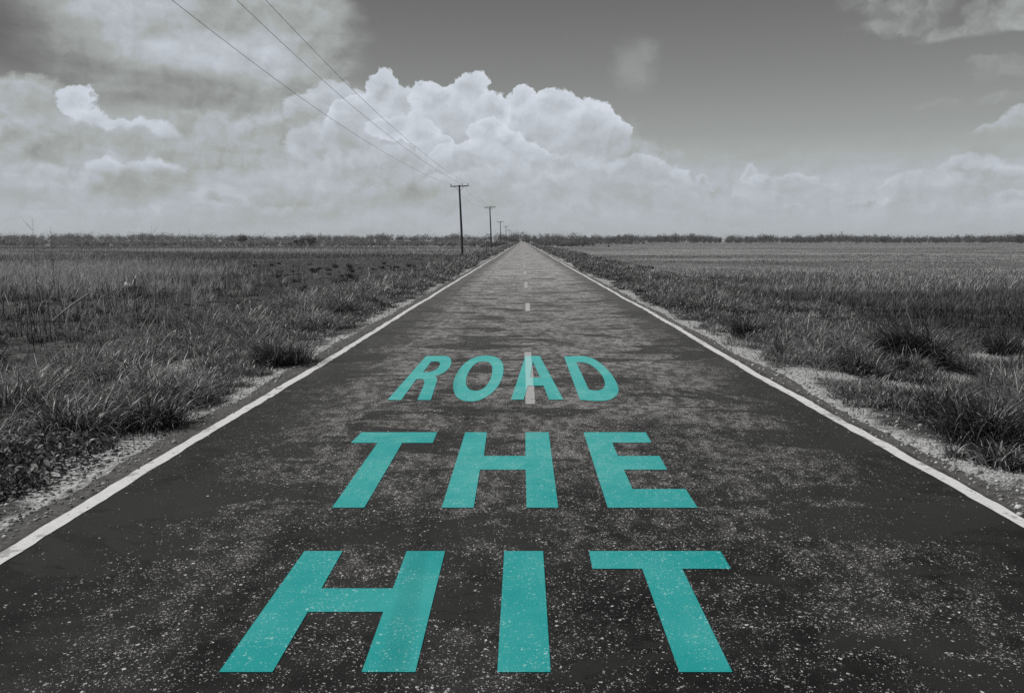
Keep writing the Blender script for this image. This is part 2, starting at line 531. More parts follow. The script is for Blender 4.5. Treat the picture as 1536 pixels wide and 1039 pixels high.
def mat_teal(dash=None):
    m, b = new_mat('teal_road_paint')
    pos = b.new('ShaderNodeTexCoord').outputs['Object']
    st, wear, tar, dens, grit, x, y = road_maps(b, pos)
    low = b.noise(pos, 1.6, 4.0, 0.6, dims='2D')
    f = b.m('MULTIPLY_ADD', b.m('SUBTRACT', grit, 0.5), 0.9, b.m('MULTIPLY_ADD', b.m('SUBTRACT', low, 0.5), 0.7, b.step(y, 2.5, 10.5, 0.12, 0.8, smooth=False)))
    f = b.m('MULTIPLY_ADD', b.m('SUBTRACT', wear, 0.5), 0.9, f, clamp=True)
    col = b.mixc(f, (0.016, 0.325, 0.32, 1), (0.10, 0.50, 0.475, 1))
    col = b.mixc(b.m('MULTIPLY', st, 0.8), col, (0.40, 0.72, 0.70, 1))
    if dash is not None:                      # the coat is paler where it lies on the faded white dash
        x0, x1, y0, y1 = dash
        inside = b.m('MULTIPLY', b.m('MULTIPLY', b.m('GREATER_THAN', x, x0), b.m('LESS_THAN', x, x1)),
                     b.m('MULTIPLY', b.m('GREATER_THAN', y, y0), b.m('LESS_THAN', y, y1)))
        col = b.mixc(b.m('MULTIPLY', inside, 0.9), col, (0.36, 0.66, 0.65, 1))
    finish(b, col, 0.8, 0.15, b.m('ADD', st, b.m('MULTIPLY', grit, 0.4)), 0.35, 0.005)
    return m


def mat_line(name, tone, dirt):
    m, b = new_mat(name)
    pos = b.new('ShaderNodeTexCoord').outputs['Object']
    n = b.noise(pos, 9.0, 6.0, 0.65, dims='2D')
    g = b.noise(pos, 90.0, 3.0, 0.6, dims='2D')
    big = b.noise(pos, 1.1, 3.0, 0.6, dims='2D')
    ck = b.voronoi(b.v('MULTIPLY_ADD', b.noise(pos, 5.0, 3.0, 0.6, color=True), (0.5, 0.5, 0), b.v('MULTIPLY', pos, (2.0, 5.0, 0))), 1.0, dims='2D', feature='DISTANCE_TO_EDGE')
    crack = b.m('MULTIPLY', b.step(ck.outputs['Distance'], 0.03, 0.0), b.step(n, 0.42, 0.6))
    v = b.m('MULTIPLY', b.step(g, 0.2, 0.7, 0.84, 1.04), tone)
    v = b.m('MULTIPLY', v, b.step(n, 0.2, 0.7, 0.86, 1.04))
    worn = b.step(b.m('ADD', b.m('MULTIPLY', n, 0.8), b.m('MULTIPLY', big, 0.45)), 0.66, 0.78)
    v = b.mix(b.m('MULTIPLY', b.m('MAXIMUM', crack, worn), dirt), v, 0.06)
    finish(b, tint(b, v), 0.7, 0.3, g, 0.2, 0.003)
    return m


def mat_ground():
    m, b = new_mat('verge_and_field_soil')
    pos = b.new('ShaderNodeTexCoord').outputs['Object']
    x, y, z = b.sep(pos)[:3]
    flat = b.xyz(x, y, 0.0)
    n1 = b.noise(flat, 1.1, 6.0, 0.62, dims='2D')
    n2 = b.noise(flat, 14.0, 5.0, 0.65, dims='2D')
    fields = b.noise(b.v('MULTIPLY', flat, (0.018, 0.045, 0)), 1.0, 5.0, 0.6, dims='2D')
    d = b.m('MAXIMUM', b.m('SUBTRACT', ROAD_L, x), b.m('SUBTRACT', x, ROAD_R))
    n3 = b.noise(b.v('MULTIPLY', flat, (0.55, 1.7, 0)), 5.0, 6.0, 0.72, dims='2D')
    soil = b.m('MULTIPLY', b.step(n3, 0.36, 0.66, 0.02, 0.13), b.step(n1, 0.3, 0.7, 0.55, 1.25))
    far = b.mix(b.m('GREATER_THAN', x, 0.0), b.step(y, 75.0, 160.0), b.step(y, 28.0, 80.0))
    sc_ = b.m('MULTIPLY', b.step(b.m('MULTIPLY_ADD', b.m('SUBTRACT', n1, 0.5), 8.0, b.m('MULTIPLY', y, -0.37)), x, b.m('ADD', x, -4.0), 1.0, 0.0), b.m('MULTIPLY', b.step(y, 26.0, 34.0), b.step(y, 105.0, 85.0)))
    sc_ = b.m('MULTIPLY', sc_, b.m('LESS_THAN', x, -7.0))
    soil = b.m('MULTIPLY', soil, b.m('MULTIPLY_ADD', sc_, -0.78, 1.0))
    grass = b.m('MULTIPLY', b.step(fields, 0.36, 0.62, 0.14, 0.30), b.step(n2, 0.25, 0.75, 0.75, 1.2))
    soil = b.mix(far, soil, grass)
    # pale crushed shell and sand beside the tar, and in bald spots of the verge
    along = b.noise(b.v('MULTIPLY', flat, (0.25, 1.0, 0)), 0.45, 3.0, 0.6, dims='2D')
    pale = b.step(b.m('MULTIPLY_ADD', b.m('SUBTRACT', along, 0.5), -2.2, b.m('MULTIPLY_ADD', b.m('SUBTRACT', n2, 0.5), 0.7, b.m('MULTIPLY_ADD', b.m('SUBTRACT', n1, 0.5), 1.5, b.m('ADD', d, b.m('MULTIPLY', b.step(y, 7.5, 6.2, 0.0, 0.30), b.m('LESS_THAN', x, 0.0)))))), 0.58, 0.24)
    for (px, py, rx, ry) in BALD:
        gx, gy = on_ground(px, py)
        q = b.v('LENGTH', b.v('MULTIPLY_ADD', flat, (1 / rx, 1 / ry, 0), (-gx / rx, -gy / ry, 0)))
        pale = b.m('MAXIMUM', pale, b.step(b.m('MULTIPLY_ADD', b.m('SUBTRACT', n1, 0.5), 1.8, b.m('MULTIPLY_ADD', b.m('SUBTRACT', n2, 0.5), 1.8, q)), 1.05, 0.55))
    vo = b.voronoi(flat, 60.0, dims='2D')
    peb = b.sep(vo.outputs['Color'])[0]
    sand = b.m('MULTIPLY', b.step(n2, 0.3, 0.65, 0.30, 0.60), b.m('MULTIPLY_ADD', peb, 0.5, 0.68))
    litter = b.step(b.noise(b.v('MULTIPLY', flat, (1, 2.2, 0)), 38.0, 4.0, 0.7, dims='2D'), 0.56, 0.66)
    sand = b.mix(b.m('MULTIPLY', litter, 0.75), sand, 0.06)
    col = b.mix(b.m('MULTIPLY', pale, b.step(n2, 0.25, 0.45, 0.45, 1.0)), soil, sand)
    h = b.m('ADD', b.m('MULTIPLY', n2, 0.7), b.m('MULTIPLY', vo.outputs['Distance'], -0.4))
    finish(b, tint(b, col), 0.9, 0.2, h, 0.35, 0.015)
    return m


def mat_leaf(name, trans=0.25, rough=0.6, spec=0.25, gain=1.0):
    m, b = new_mat(name)
    t = b.new('ShaderNodeAttribute', attribute_name='tone').outputs['Fac']
    finish(b, tint(b, b.m('MULTIPLY', t, gain)), rough, spec, trans=trans)
    return m


def mat_plain(name, lo, hi, scale, stretch=(1, 1, 1), rough=0.8, spec=0.3, bstr=0.3):
    m, b = new_mat(name)
    pos = b.new('ShaderNodeTexCoord').outputs['Object']
    n = b.noise(b.v('MULTIPLY', pos, stretch), scale, 5.0, 0.6)
    finish(b, tint(b, b.step(n, 0.3, 0.7, lo, hi)), rough, spec, n, bstr, 0.01)
    return m


BALD = [(262, 548, 0.75, 0.8), (1395, 585, 1.0, 0.5), (1440, 565, 0.6, 0.45), (1490, 535, 0.9, 0.7),
        (1480, 705, 0.75, 0.5), (1230, 560, 0.5, 0.6), (965, 407, 1.2, 4.0), (1530, 575, 0.5, 0.6)]

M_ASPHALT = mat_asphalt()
M_GROUND = mat_ground()
M_EDGE = mat_line('white_edge_paint', 0.78, 0.55)
M_DASH = mat_line('grey_centre_paint', 0.47, 0.5)
M_DASHFAR = mat_line('pale_centre_paint', 0.52, 0.5)
M_GRASS = mat_leaf('verge_grass_blades', 0.22, 0.42, 0.5)
M_DRY = mat_leaf('dry_field_grass', 0.3)
M_LEAF = mat_leaf('tree_leaves', 0.35)
M_WEED = mat_leaf('weed_leaves', 0.2, 0.5, 0.35, 1.35)
M_WOOD = mat_plain('weathered_pole_wood', 0.035, 0.10, 3.0, (6, 6, 0.4))
M_STALK = mat_plain('dead_stalk', 0.02, 0.055, 20.0)
M_STICK = mat_plain('bleached_stick', 0.34, 0.52, 14.0)
M_IRON = mat_plain('grey_iron', 0.08, 0.14, 12.0, rough=0.6)
M_GLASS = mat_plain('dark_insulator_glaze', 0.02, 0.035, 10.0, rough=0.25, spec=0.5)
M_WIRE = mat_plain('line_wire', 0.07, 0.10, 2.0, rough=0.5)
M_WHITE = mat_plain('white_paper', 0.7, 0.82, 20.0)
M_STONE = mat_leaf('gravel_stone', 0.0, 0.85, 0.2)
M_BARK = mat_plain('tree_bark', 0.04, 0.08, 6.0)


# ------------------------------------------------------------------ ground and road
def grow(start, first, ratio, end):
    v = [start]; s = first
    while v[-1] < end:
        v.append(v[-1] + s); s *= ratio
    return v


def build_ground():
    right = [0.0, 1.5, 2.8, 3.2] + grow(3.3, 0.08, 1.0, 5.2)[:-1] + grow(5.2, 0.1, 1.05, 1700)
    left = [-1.5, -2.6, -2.95] + [-v for v in grow(3.05, 0.08, 1.0, 5.0)[:-1] + grow(5.0, 0.1, 1.05, 1700)]
    xs = np.array(sorted(set(left + right)))
    ys = np.array(grow(-60, 6, 1.0, -5)[:-1] + grow(-1, 0.11, 1.006, 22)[:-1] + grow(22, 0.3, 1.03, 1900))
    X, Y = np.meshgrid(xs, ys)
    Z = ground_z(X, Y)
    n, k = X.shape
    i = np.arange(n * k).reshape(n, k)
    q = np.stack([i[:-1, :-1], i[:-1, 1:], i[1:, 1:], i[1:, :-1]], -1).reshape(-1, 4)
    o = quads_obj('ground', np.stack([X, Y, Z], -1).reshape(-1, 3), q, M_GROUND, smooth_=True)
    tag(o, kind='structure')


def strip(name, ys, xl, xr, z, mat):
    n = len(ys)
    v = np.zeros((n, 2, 3))
    v[:, 0, 0] = xl; v[:, 1, 0] = xr; v[:, :, 1] = np.asarray(ys)[:, None]; v[:, :, 2] = z
    i = np.arange(n * 2).reshape(n, 2)
    q = np.stack([i[:-1, 0], i[:-1, 1], i[1:, 1], i[1:, 0]], -1)
    return quads_obj(name, v.reshape(-1, 3), q, mat)


def build_road():
    ys = np.array(grow(-25, 2, 1.0, -2)[:-1] + grow(-1, 0.06, 1.0, 25)[:-1] + grow(25, 0.1, 1.03, ROAD_END))
    wig = lambda s, a, f: (fbm(ys * f + s, ys * 0 + s, 4) - 0.5) * a
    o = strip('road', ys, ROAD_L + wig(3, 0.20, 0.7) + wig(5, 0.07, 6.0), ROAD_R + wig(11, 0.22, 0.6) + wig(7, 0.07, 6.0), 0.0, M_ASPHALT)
    tag(o, kind='structure')
    for nm, x0, s, lab in (('edge_line', -2.82, 21, 'long white edge line painted along the left side of the road'),
                           ('edge_line', 3.03, 37, 'long white edge line painted along the right side of the road')):
        c = x0 + wig(s, 0.14, 0.16) + wig(s + 4, 0.03, 1.5)
        o = strip(nm, ys, c - 0.056 + wig(s + 1, 0.032, 5.0), c + 0.056 + wig(s + 2, 0.032, 5.0), 0.004, M_EDGE)
        tag(o, lab, 'road line', 'edge lines of the road')


def flat_shape(name, outer, holes, z, mat):
    loops = [[Vector((*spot(*p), 0)) for p in L] for L in [outer] + holes]
    pts = [p for L in loops for p in L]
    tris = tessellate_polygon(loops)
    v = [(p.x, p.y, z) for p in pts]
    out = []
    for t in tris:
        a, b_, c = (pts[k] for k in t)
        out.append(t if (b_ - a).cross(c - a).z > 0 else t[::-1])
    return mesh_obj(name, v, out, mat)


def rounded(pts, n=6):
    """Closed Catmull-Rom curve through pts."""
    out = []
    k = len(pts)
    for i in range(k):
        p0, p1, p2, p3 = (np.array(pts[(i + j) % k], float) for j in (-1, 0, 1, 2))
        for t in np.linspace(0, 1, n, endpoint=False):
            out.append(tuple(0.5 * (2 * p1 + (p2 - p0) * t + (2 * p0 - 5 * p1 + 4 * p2 - p3) * t * t + (3 * p1 - p0 - 3 * p2 + p3) * t ** 3)))
    return out


def open_round(pts, n=5):
    """Catmull-Rom through an open run of points."""
    ext = [pts[0]] + list(pts) + [pts[-1]]
    out = []
    for i in range(1, len(ext) - 2):
        p0, p1, p2, p3 = (np.array(ext[i + j], float) for j in (-1, 0, 1, 2))
        for t in np.linspace(0, 1, n, endpoint=False):
            out.append(tuple(0.5 * (2 * p1 + (p2 - p0) * t + (2 * p0 - 5 * p1 + 4 * p2 - p3) * t * t + (3 * p1 - p0 - 3 * p2 + p3) * t ** 3)))
    out.append(tuple(pts[-1]))
    return out


def crop(ox, oy, s, pts):
    return [(ox + x / s, oy + y / s) for x, y in pts]


def build_letters():
    dash = crop(760, 510, 7.68, [(203, 140), (283, 138), (292, 240), (308, 400), (318, 560), (330, 738), (218, 738), (212, 560), (207, 380)])
    o = flat_shape('centre_dash', dash, [], 0.0035, M_DASH)
    tag(o, 'grey white centre dash painted under the letter A of the word ROAD', 'road dash', 'centre dashes of the road')
    gx = [spot(*p) for p in dash]
    dx0 = min(p[0] for p in gx) + 0.012
    dx1 = max(p[0] for p in gx) - 0.012
    dy0, dy1 = min(p[1] for p in gx), max(p[1] for p in gx)
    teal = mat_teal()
    teal_a = mat_teal((dx0, dx1, dy0, dy1))
    a = lambda pts: crop(280, 760, 3.0, pts)
    c = lambda pts: crop(700, 760, 3.0, pts)
    m_ = lambda pts: crop(480, 400, 2.56, pts)
    r_ = lambda pts: crop(570, 510, 7.68, pts)
    d_ = lambda pts: crop(760, 510, 7.68, pts)
    L = []
    L.append(('H', 'first', 'HIT', a([(530, 200), (702, 200), (607, 368), (928, 368), (990, 200), (1163, 200), (1029, 745), (787, 745), (884, 474), (545, 474), (386, 745), (145, 745)]), []))
    L.append(('I', 'middle', 'HIT', c([(169, 200), (344, 200), (378, 745), (138, 745)]), []))
    L.append(('T', 'last', 'HIT', c([(550, 200), (1142, 200), (1189, 280), (970, 280), (1196, 745), (957, 745), (790, 280), (566, 280)]), []))
    L.append(('T', 'first', 'THE', m_([(160, 636), (450, 636), (433, 677), (316, 677), (170, 926), (46, 926), (221, 677), (118, 677)]), []))
    L.append(('H', 'middle', 'THE', m_([(558, 636), (641, 636), (629, 727), (789, 727), (789, 636), (878, 636), (915, 926), (793, 926), (790, 780), (614, 780), (590, 926), (467, 926)]), []))
    L.append(('E', 'last', 'THE', m_([(1012, 636), (1251, 636), (1273, 676), (1122, 676), (1144, 727), (1304, 727), (1333, 780), (1167, 780), (1200, 854), (1404, 854), (1450, 926), (1105, 926)]), []))
    R_out = [(530, 186)] + open_round([(700, 183), (765, 186), (806, 207), (822, 250), (806, 308), (755, 362), (695, 397), (632, 412)]) + open_round([(648, 424), (658, 450), (650, 490), (632, 550)], 4) + [(585, 692), (430, 692)] + open_round([(468, 605), (502, 525), (512, 480), (498, 456), (470, 450)], 4) + [(418, 452), (245, 692), (85, 692)]
    L.append(('R', 'first', 'ROAD', r_(R_out), [r_([(590, 250)] + open_round([(650, 247), (684, 258), (690, 285), (665, 325), (620, 355), (570, 369)], 4) + [(495, 371)])]))
    L.append(('O', 'second', 'ROAD', r_(rounded([(1200, 180), (1290, 185), (1370, 215), (1415, 275), (1422, 360), (1405, 440), (1360, 530), (1290, 610), (1200, 670), (1110, 703), (1020, 708), (940, 693), (880, 650), (850, 590), (843, 510), (860, 440), (905, 350), (970, 275), (1050, 220), (1130, 190)], 3)),
              [r_(rounded([(1180, 247), (1245, 255), (1285, 290), (1294, 350), (1280, 430), (1245, 500), (1190, 560), (1130, 583), (1070, 583), (1020, 560), (992, 510), (993, 450), (1020, 370), (1070, 300), (1120, 260)], 3))]))
    L.append(('A', 'third', 'ROAD', d_([(215, 186), (380, 186), (655, 692), (487, 692), (425, 530), (243, 530), (195, 692), (50, 692)]), [d_([(303, 250), (386, 436), (268, 436)])]))
    L.append(('D', 'last', 'ROAD', d_([(660, 190)] + open_round([(870, 183), (950, 198), (1040, 240), (1130, 310), (1210, 400), (1265, 490), (1289, 560), (1280, 615), (1240, 660), (1180, 690), (1100, 703), (1000, 702)], 4) + [(845, 690)]),
              [d_([(800, 255)] + open_round([(880, 258), (950, 278), (1020, 325), (1080, 385), (1120, 450), (1131, 510), (1115, 555), (1070, 578), (1010, 583)], 4) + [(945, 570), (925, 525)])]))
    for ch, place, word, outer, holes in L:
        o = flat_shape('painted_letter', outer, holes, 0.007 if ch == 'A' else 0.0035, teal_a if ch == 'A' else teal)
        tag(o, 'teal letter %s, %s letter of the word %s painted on the road' % (ch, place, word), 'letter', 'teal words painted on the road')


def build_dashes():
    rows = [(454.7, 466.5), (423.2, 431.5), (406.8, 411.0), (397.6, 400.0), (391.6, 393.2), (385.0, 386.2), (380.4, 381.2)]
    words = ['pale centre dash just beyond the word ROAD', 'second pale centre dash beyond the word ROAD',
             'third pale centre dash beyond the word ROAD']
    for i, (ya, yb) in enumerate(rows):
        xc = 784 + (791.5 - 784) * (0.5 * (ya + yb) - 361) / 100.0
        x0, y0 = spot(xc, yb)
        x1, y1 = spot(xc, ya)
        ys = np.linspace(y0, y1, 14)
        w = 0.062 + (fbm(ys * 2.0 + i * 9, ys * 0 + 3, 3) - 0.5) * 0.03
        xs = np.linspace(x0, x1, 14)
        o = strip('centre_dash', ys, xs - w, xs + w, 0.004, M_DASHFAR)
        tag(o, words[i] if i < 3 else 'tiny pale centre dash far up the empty road', 'road dash', 'centre dashes of the road')


build_ground()
build_road()
build_letters()
build_dashes()


# ------------------------------------------------------------------ utility poles and wires
def tube(path, radii, sides=8, cap=True):
    path = np.asarray(path, float)
    v, f = [], []
    n = len(path)
    for i in range(n):
        t = path[min(i + 1, n - 1)] - path[max(i - 1, 0)]
        t = t / (np.linalg.norm(t) + 1e-9)
        a = np.cross(t, (0.0, 0.0, 1.0) if abs(t[2]) < 0.9 else (1.0, 0.0, 0.0)); a /= np.linalg.norm(a)
        b_ = np.cross(t, a)
        for k in range(sides):
            g = 2 * math.pi * k / sides
            v.append(path[i] + radii[i] * (math.cos(g) * a + math.sin(g) * b_))
    for i in range(n - 1):
        for k in range(sides):
            f.append((i * sides + k, i * sides + (k + 1) % sides, (i + 1) * sides + (k + 1) % sides, (i + 1) * sides + k))
    if cap:
        f.append(tuple(range(sides))[::-1])
        f.append(tuple((n - 1) * sides + k for k in range(sides)))
    return v, f


def box(cx, cy, cz, sx, sy, sz, bev=0.0):
    b_ = bev
    v, f = [], []
    prof = [(-sy / 2 + b_, -sz / 2), (sy / 2 - b_, -sz / 2), (sy / 2, -sz / 2 + b_), (sy / 2, sz / 2 - b_),
            (sy / 2 - b_, sz / 2), (-sy / 2 + b_, sz / 2), (-sy / 2, sz / 2 - b_), (-sy / 2, -sz / 2 + b_)]
    for x in (-sx / 2, sx / 2):
        for (y, z) in prof:
            v.append((cx + x, cy + y, cz + z))
    for k in range(8):
        f.append((k, (k + 1) % 8, 8 + (k + 1) % 8, 8 + k))
    f.append(tuple(range(8))[::-1]); f.append(tuple(range(8, 16)))
    return v, f


POLES = []      # (x, y, base z, lean in radians, arm length)


def build_pole():
    root = empty('utility_pole')
    H = 9.45
    zs = np.linspace(-0.6, H, 14)
    path = np.stack([0.02 * np.sin(zs * 0.5), 0.015 * np.cos(zs * 0.4), zs], -1)
    mesh_obj('pole_shaft', *tube(path, np.linspace(0.175, 0.115, 14), 12), M_WOOD, root, shade=True)
    mesh_obj('crossarm', *box(0, -0.165, H - 0.16, 2.45, 0.10, 0.13, 0.012), M_WOOD, root)
    for s in (-1, 1):
        mesh_obj('brace', *tube([(s * 0.62, -0.225, H - 0.20), (s * 0.06, -0.14, H - 0.78)], [0.022, 0.022], 6), M_IRON, root)
    for x in (-1.14, 0.36, 1.14):
        prof = [(0.0, 0.020), (0.10, 0.020), (0.105, 0.055), (0.15, 0.062), (0.17, 0.045), (0.20, 0.058), (0.24, 0.05), (0.265, 0.03)]
        p = [(x, -0.165, H - 0.092 + z) for z, r_ in prof]
        mesh_obj('insulator', *tube(p, [r_ for z, r_ in prof], 10), M_GLASS, root, shade=True)
    return root


def copy_tree(o, parent=None):
    c = o.copy()
    COL.objects.link(c)
    c.parent = parent
    for ch in list(o.children):
        copy_tree(ch, c)
    return c


POLE_PX = [(693.5, 108.0, 1.9), (737.0, 178.0, 1.7), (750.8, 309.0, 0.4), (759.2, 413.0, 0.3), (763.7, 559.0, -0.4), (767.3, 636.0, 0.5), (770.8, 737.0, 0.0)]
POLE_WORDS = ['nearest and tallest looking weathered wooden utility pole with crossarm, leaning left',
              'second wooden utility pole from the camera, leaning slightly left',
              'third wooden utility pole up the road, first of the thin upright ones',
              'fourth wooden utility pole up the road, between third pole and distant trio',
              'fifth wooden utility pole up the road, nearest of the distant trio',
              'sixth wooden utility pole up the road, middle one of the distant trio',
              'farthest tiny utility pole, closest to the vanishing end of the road']
proto = build_pole()
for i, (px, Y, lean) in enumerate(POLE_PX):
    r0 = ray(px, 372)
    X = r0[0] / r0[1] * Y
    o = proto if i == 0 else copy_tree(proto)
    zb = gz(X, Y)
    o.location = (X, Y, zb)
    o.rotation_euler = (0, -math.radians(lean), math.radians((3, 2, 0, 1, 0, 2, 0)[i]))
    tag(o, POLE_WORDS[i], 'utility pole', 'utility poles along the left verge')
    POLES.append((X, Y, zb, math.radians(lean)))


def wire_points(k):
    xo = (-1.14, 0.36, 1.14)[k]
    low = (7.72, 7.98, 8.02)[k]
    h = 9.45 + 0.17
    pts = []
    tops = []
    for (X, Y, zb, ln) in POLES:
        tops.append(np.array([X + xo * math.cos(ln) - h * math.sin(ln), Y - 0.17, zb + h * math.cos(ln) + xo * math.sin(ln)]))
    p1 = tops[0]
    for Y in np.linspace(-8, p1[1], 60):
        q = p1[2] - low
        z = low + (q * ((Y - 46) / (p1[1] - 46)) ** 2 if Y > 46 else 0.0009 * (Y - 46) ** 2)
        pts.append((p1[0], Y, z))
    for a, c in zip(tops[:-1], tops[1:]):
        span = c[1] - a[1]
        for t in np.linspace(0, 1, 14)[1:]:
            p = a + (c - a) * t
            p[2] -= 4 * t * (1 - t) * span * 0.014
            pts.append(tuple(p))
    return pts


for k, w in enumerate(('left wire strung between the utility poles, lowest in the sky', 'middle wire strung between the utility poles',
                       'right wire strung between the utility poles, nearest the road')):
    pts = wire_points(k)
    v, f = tube(pts, [0.0072] * len(pts), 6)
    tag(mesh_obj('power_line', v, f, M_WIRE, shade=True), w, 'wire', 'wires on the utility poles')


# ------------------------------------------------------------------ grass
class Blades:
    def __init__(self):
        self.a = []

    def add(self, x, y, h, w, head, th0, droop, tone, z=None):
        x = np.atleast_1d(np.asarray(x, float))
        n = len(x)
        f = lambda q: np.broadcast_to(np.asarray(q, float), (n,)).copy()
        y = f(y)
        z = ground_z(x, y) - 0.015 if z is None else f(z)
        self.a.append(np.stack([x, y, z, f(h), f(w), f(head), f(th0), f(droop), f(tone)], 1))

    def count(self):
        return sum(len(q) for q in self.a)

    def build(self, name, mat, S=4, parent=None, origin=(0, 0, 0)):
        A = np.concatenate(self.a)
        x, y, z, h, w, hd, t0, dr, tone = A.T
        n = len(A)
        pos = np.stack([x, y, z], 1) - np.asarray(origin)
        dirv = np.stack([np.cos(hd), np.sin(hd)], 1)
        twist = hd + math.pi / 2 + RNG.normal(0, 0.5, n)
        sd = np.stack([np.cos(twist), np.sin(twist), np.zeros(n)], 1)
        V = np.zeros((n, S + 1, 2, 3))
        T = np.zeros((n, S + 1, 2))
        p = pos.copy()
        for k in range(S + 1):
            t = k / S
            ww = w * 0.5 * (1 - t ** 1.8 * 0.93) * (0.75 + 0.25 * min(1, t * 4))
            V[:, k, 0] = p - sd * ww[:, None]
            V[:, k, 1] = p + sd * ww[:, None]
            T[:, k, :] = tone[:, None]
            th = t0 + dr * ((t + 0.5 / S) ** 1.25)
            st = (h / S)[:, None]
            p = p + st * np.concatenate([dirv * np.sin(th)[:, None], np.cos(th)[:, None]], 1)
        i = np.arange(n * (S + 1) * 2).reshape(n, S + 1, 2)
        q = np.stack([i[:, :-1, 0], i[:, :-1, 1], i[:, 1:, 1], i[:, 1:, 0]], -1).reshape(-1, 4)
        return quads_obj(name, V.reshape(-1, 3), q, mat, T.ravel(), parent, origin)


def pix(y):
    return np.maximum(np.asarray(y, float), 3.0) / 797.0


def tuft(B, cx, cy, R, H, n, tone, tsd=0.5, droop=(0.5, 1.6), lean=None, wmul=1.0, dry=0.15, up=0.0):
    """A bunch of grass: blades leave a small foot and arch outwards."""
    ang = RNG.uniform(0, 2 * math.pi, n)
    rr = np.sqrt(RNG.random(n)) * R * 0.45
    x = cx + rr * np.cos(ang); y = cy + rr * np.sin(ang)
    head = ang + RNG.normal(0, 0.55, n)
    if lean is not None:
        mixl = RNG.random(n) < 0.55
        head = np.where(mixl, lean + RNG.normal(0, 0.5, n), head)
    h = H * RNG.uniform(0.55, 1.15, n)
    t0 = np.clip(rr / (R * 0.45 + 1e-6), 0, 1) * RNG.uniform(0.1, 0.75, n) * (1 - up)
    dr = RNG.uniform(droop[0], droop[1], n)
    w = np.maximum(RNG.uniform(0.007, 0.013, n) * wmul, 0.72 * pix(cy))
    tn = tone * np.exp(RNG.normal(0, tsd, n))
    isdry = RNG.random(n) < dry
    tn = np.where(isdry, RNG.uniform(0.22, 0.5, n), tn)
    B.add(x, y, h, w, head, t0, dr, np.clip(tn, 0.015, 0.5))


def bald(x, y):
    s = np.zeros_like(np.asarray(x, float))
    for (px, py, rx, ry) in BALD:
        gx, gy = on_ground(px, py)
        q = np.hypot((x - gx) / rx, (y - gy + 0.2) / (ry + 0.4))
        s = np.maximum(s, smooth(1.15, 0.7, q))
    return s


def verge_width(side, y):
    """Where the rank grass of the verge starts and ends, measured from the middle of the road."""
    n = fbm(np.asarray(y) * 0.35 + (5 if side < 0 else 60), np.asarray(y) * 0 + 2.2, 3)
    if side < 0:
        return 3.08 + 0.72 * n, 6.2 + 1.6 * n
    return 3.24 + 0.85 * n, 7.6 + 3.0 * n


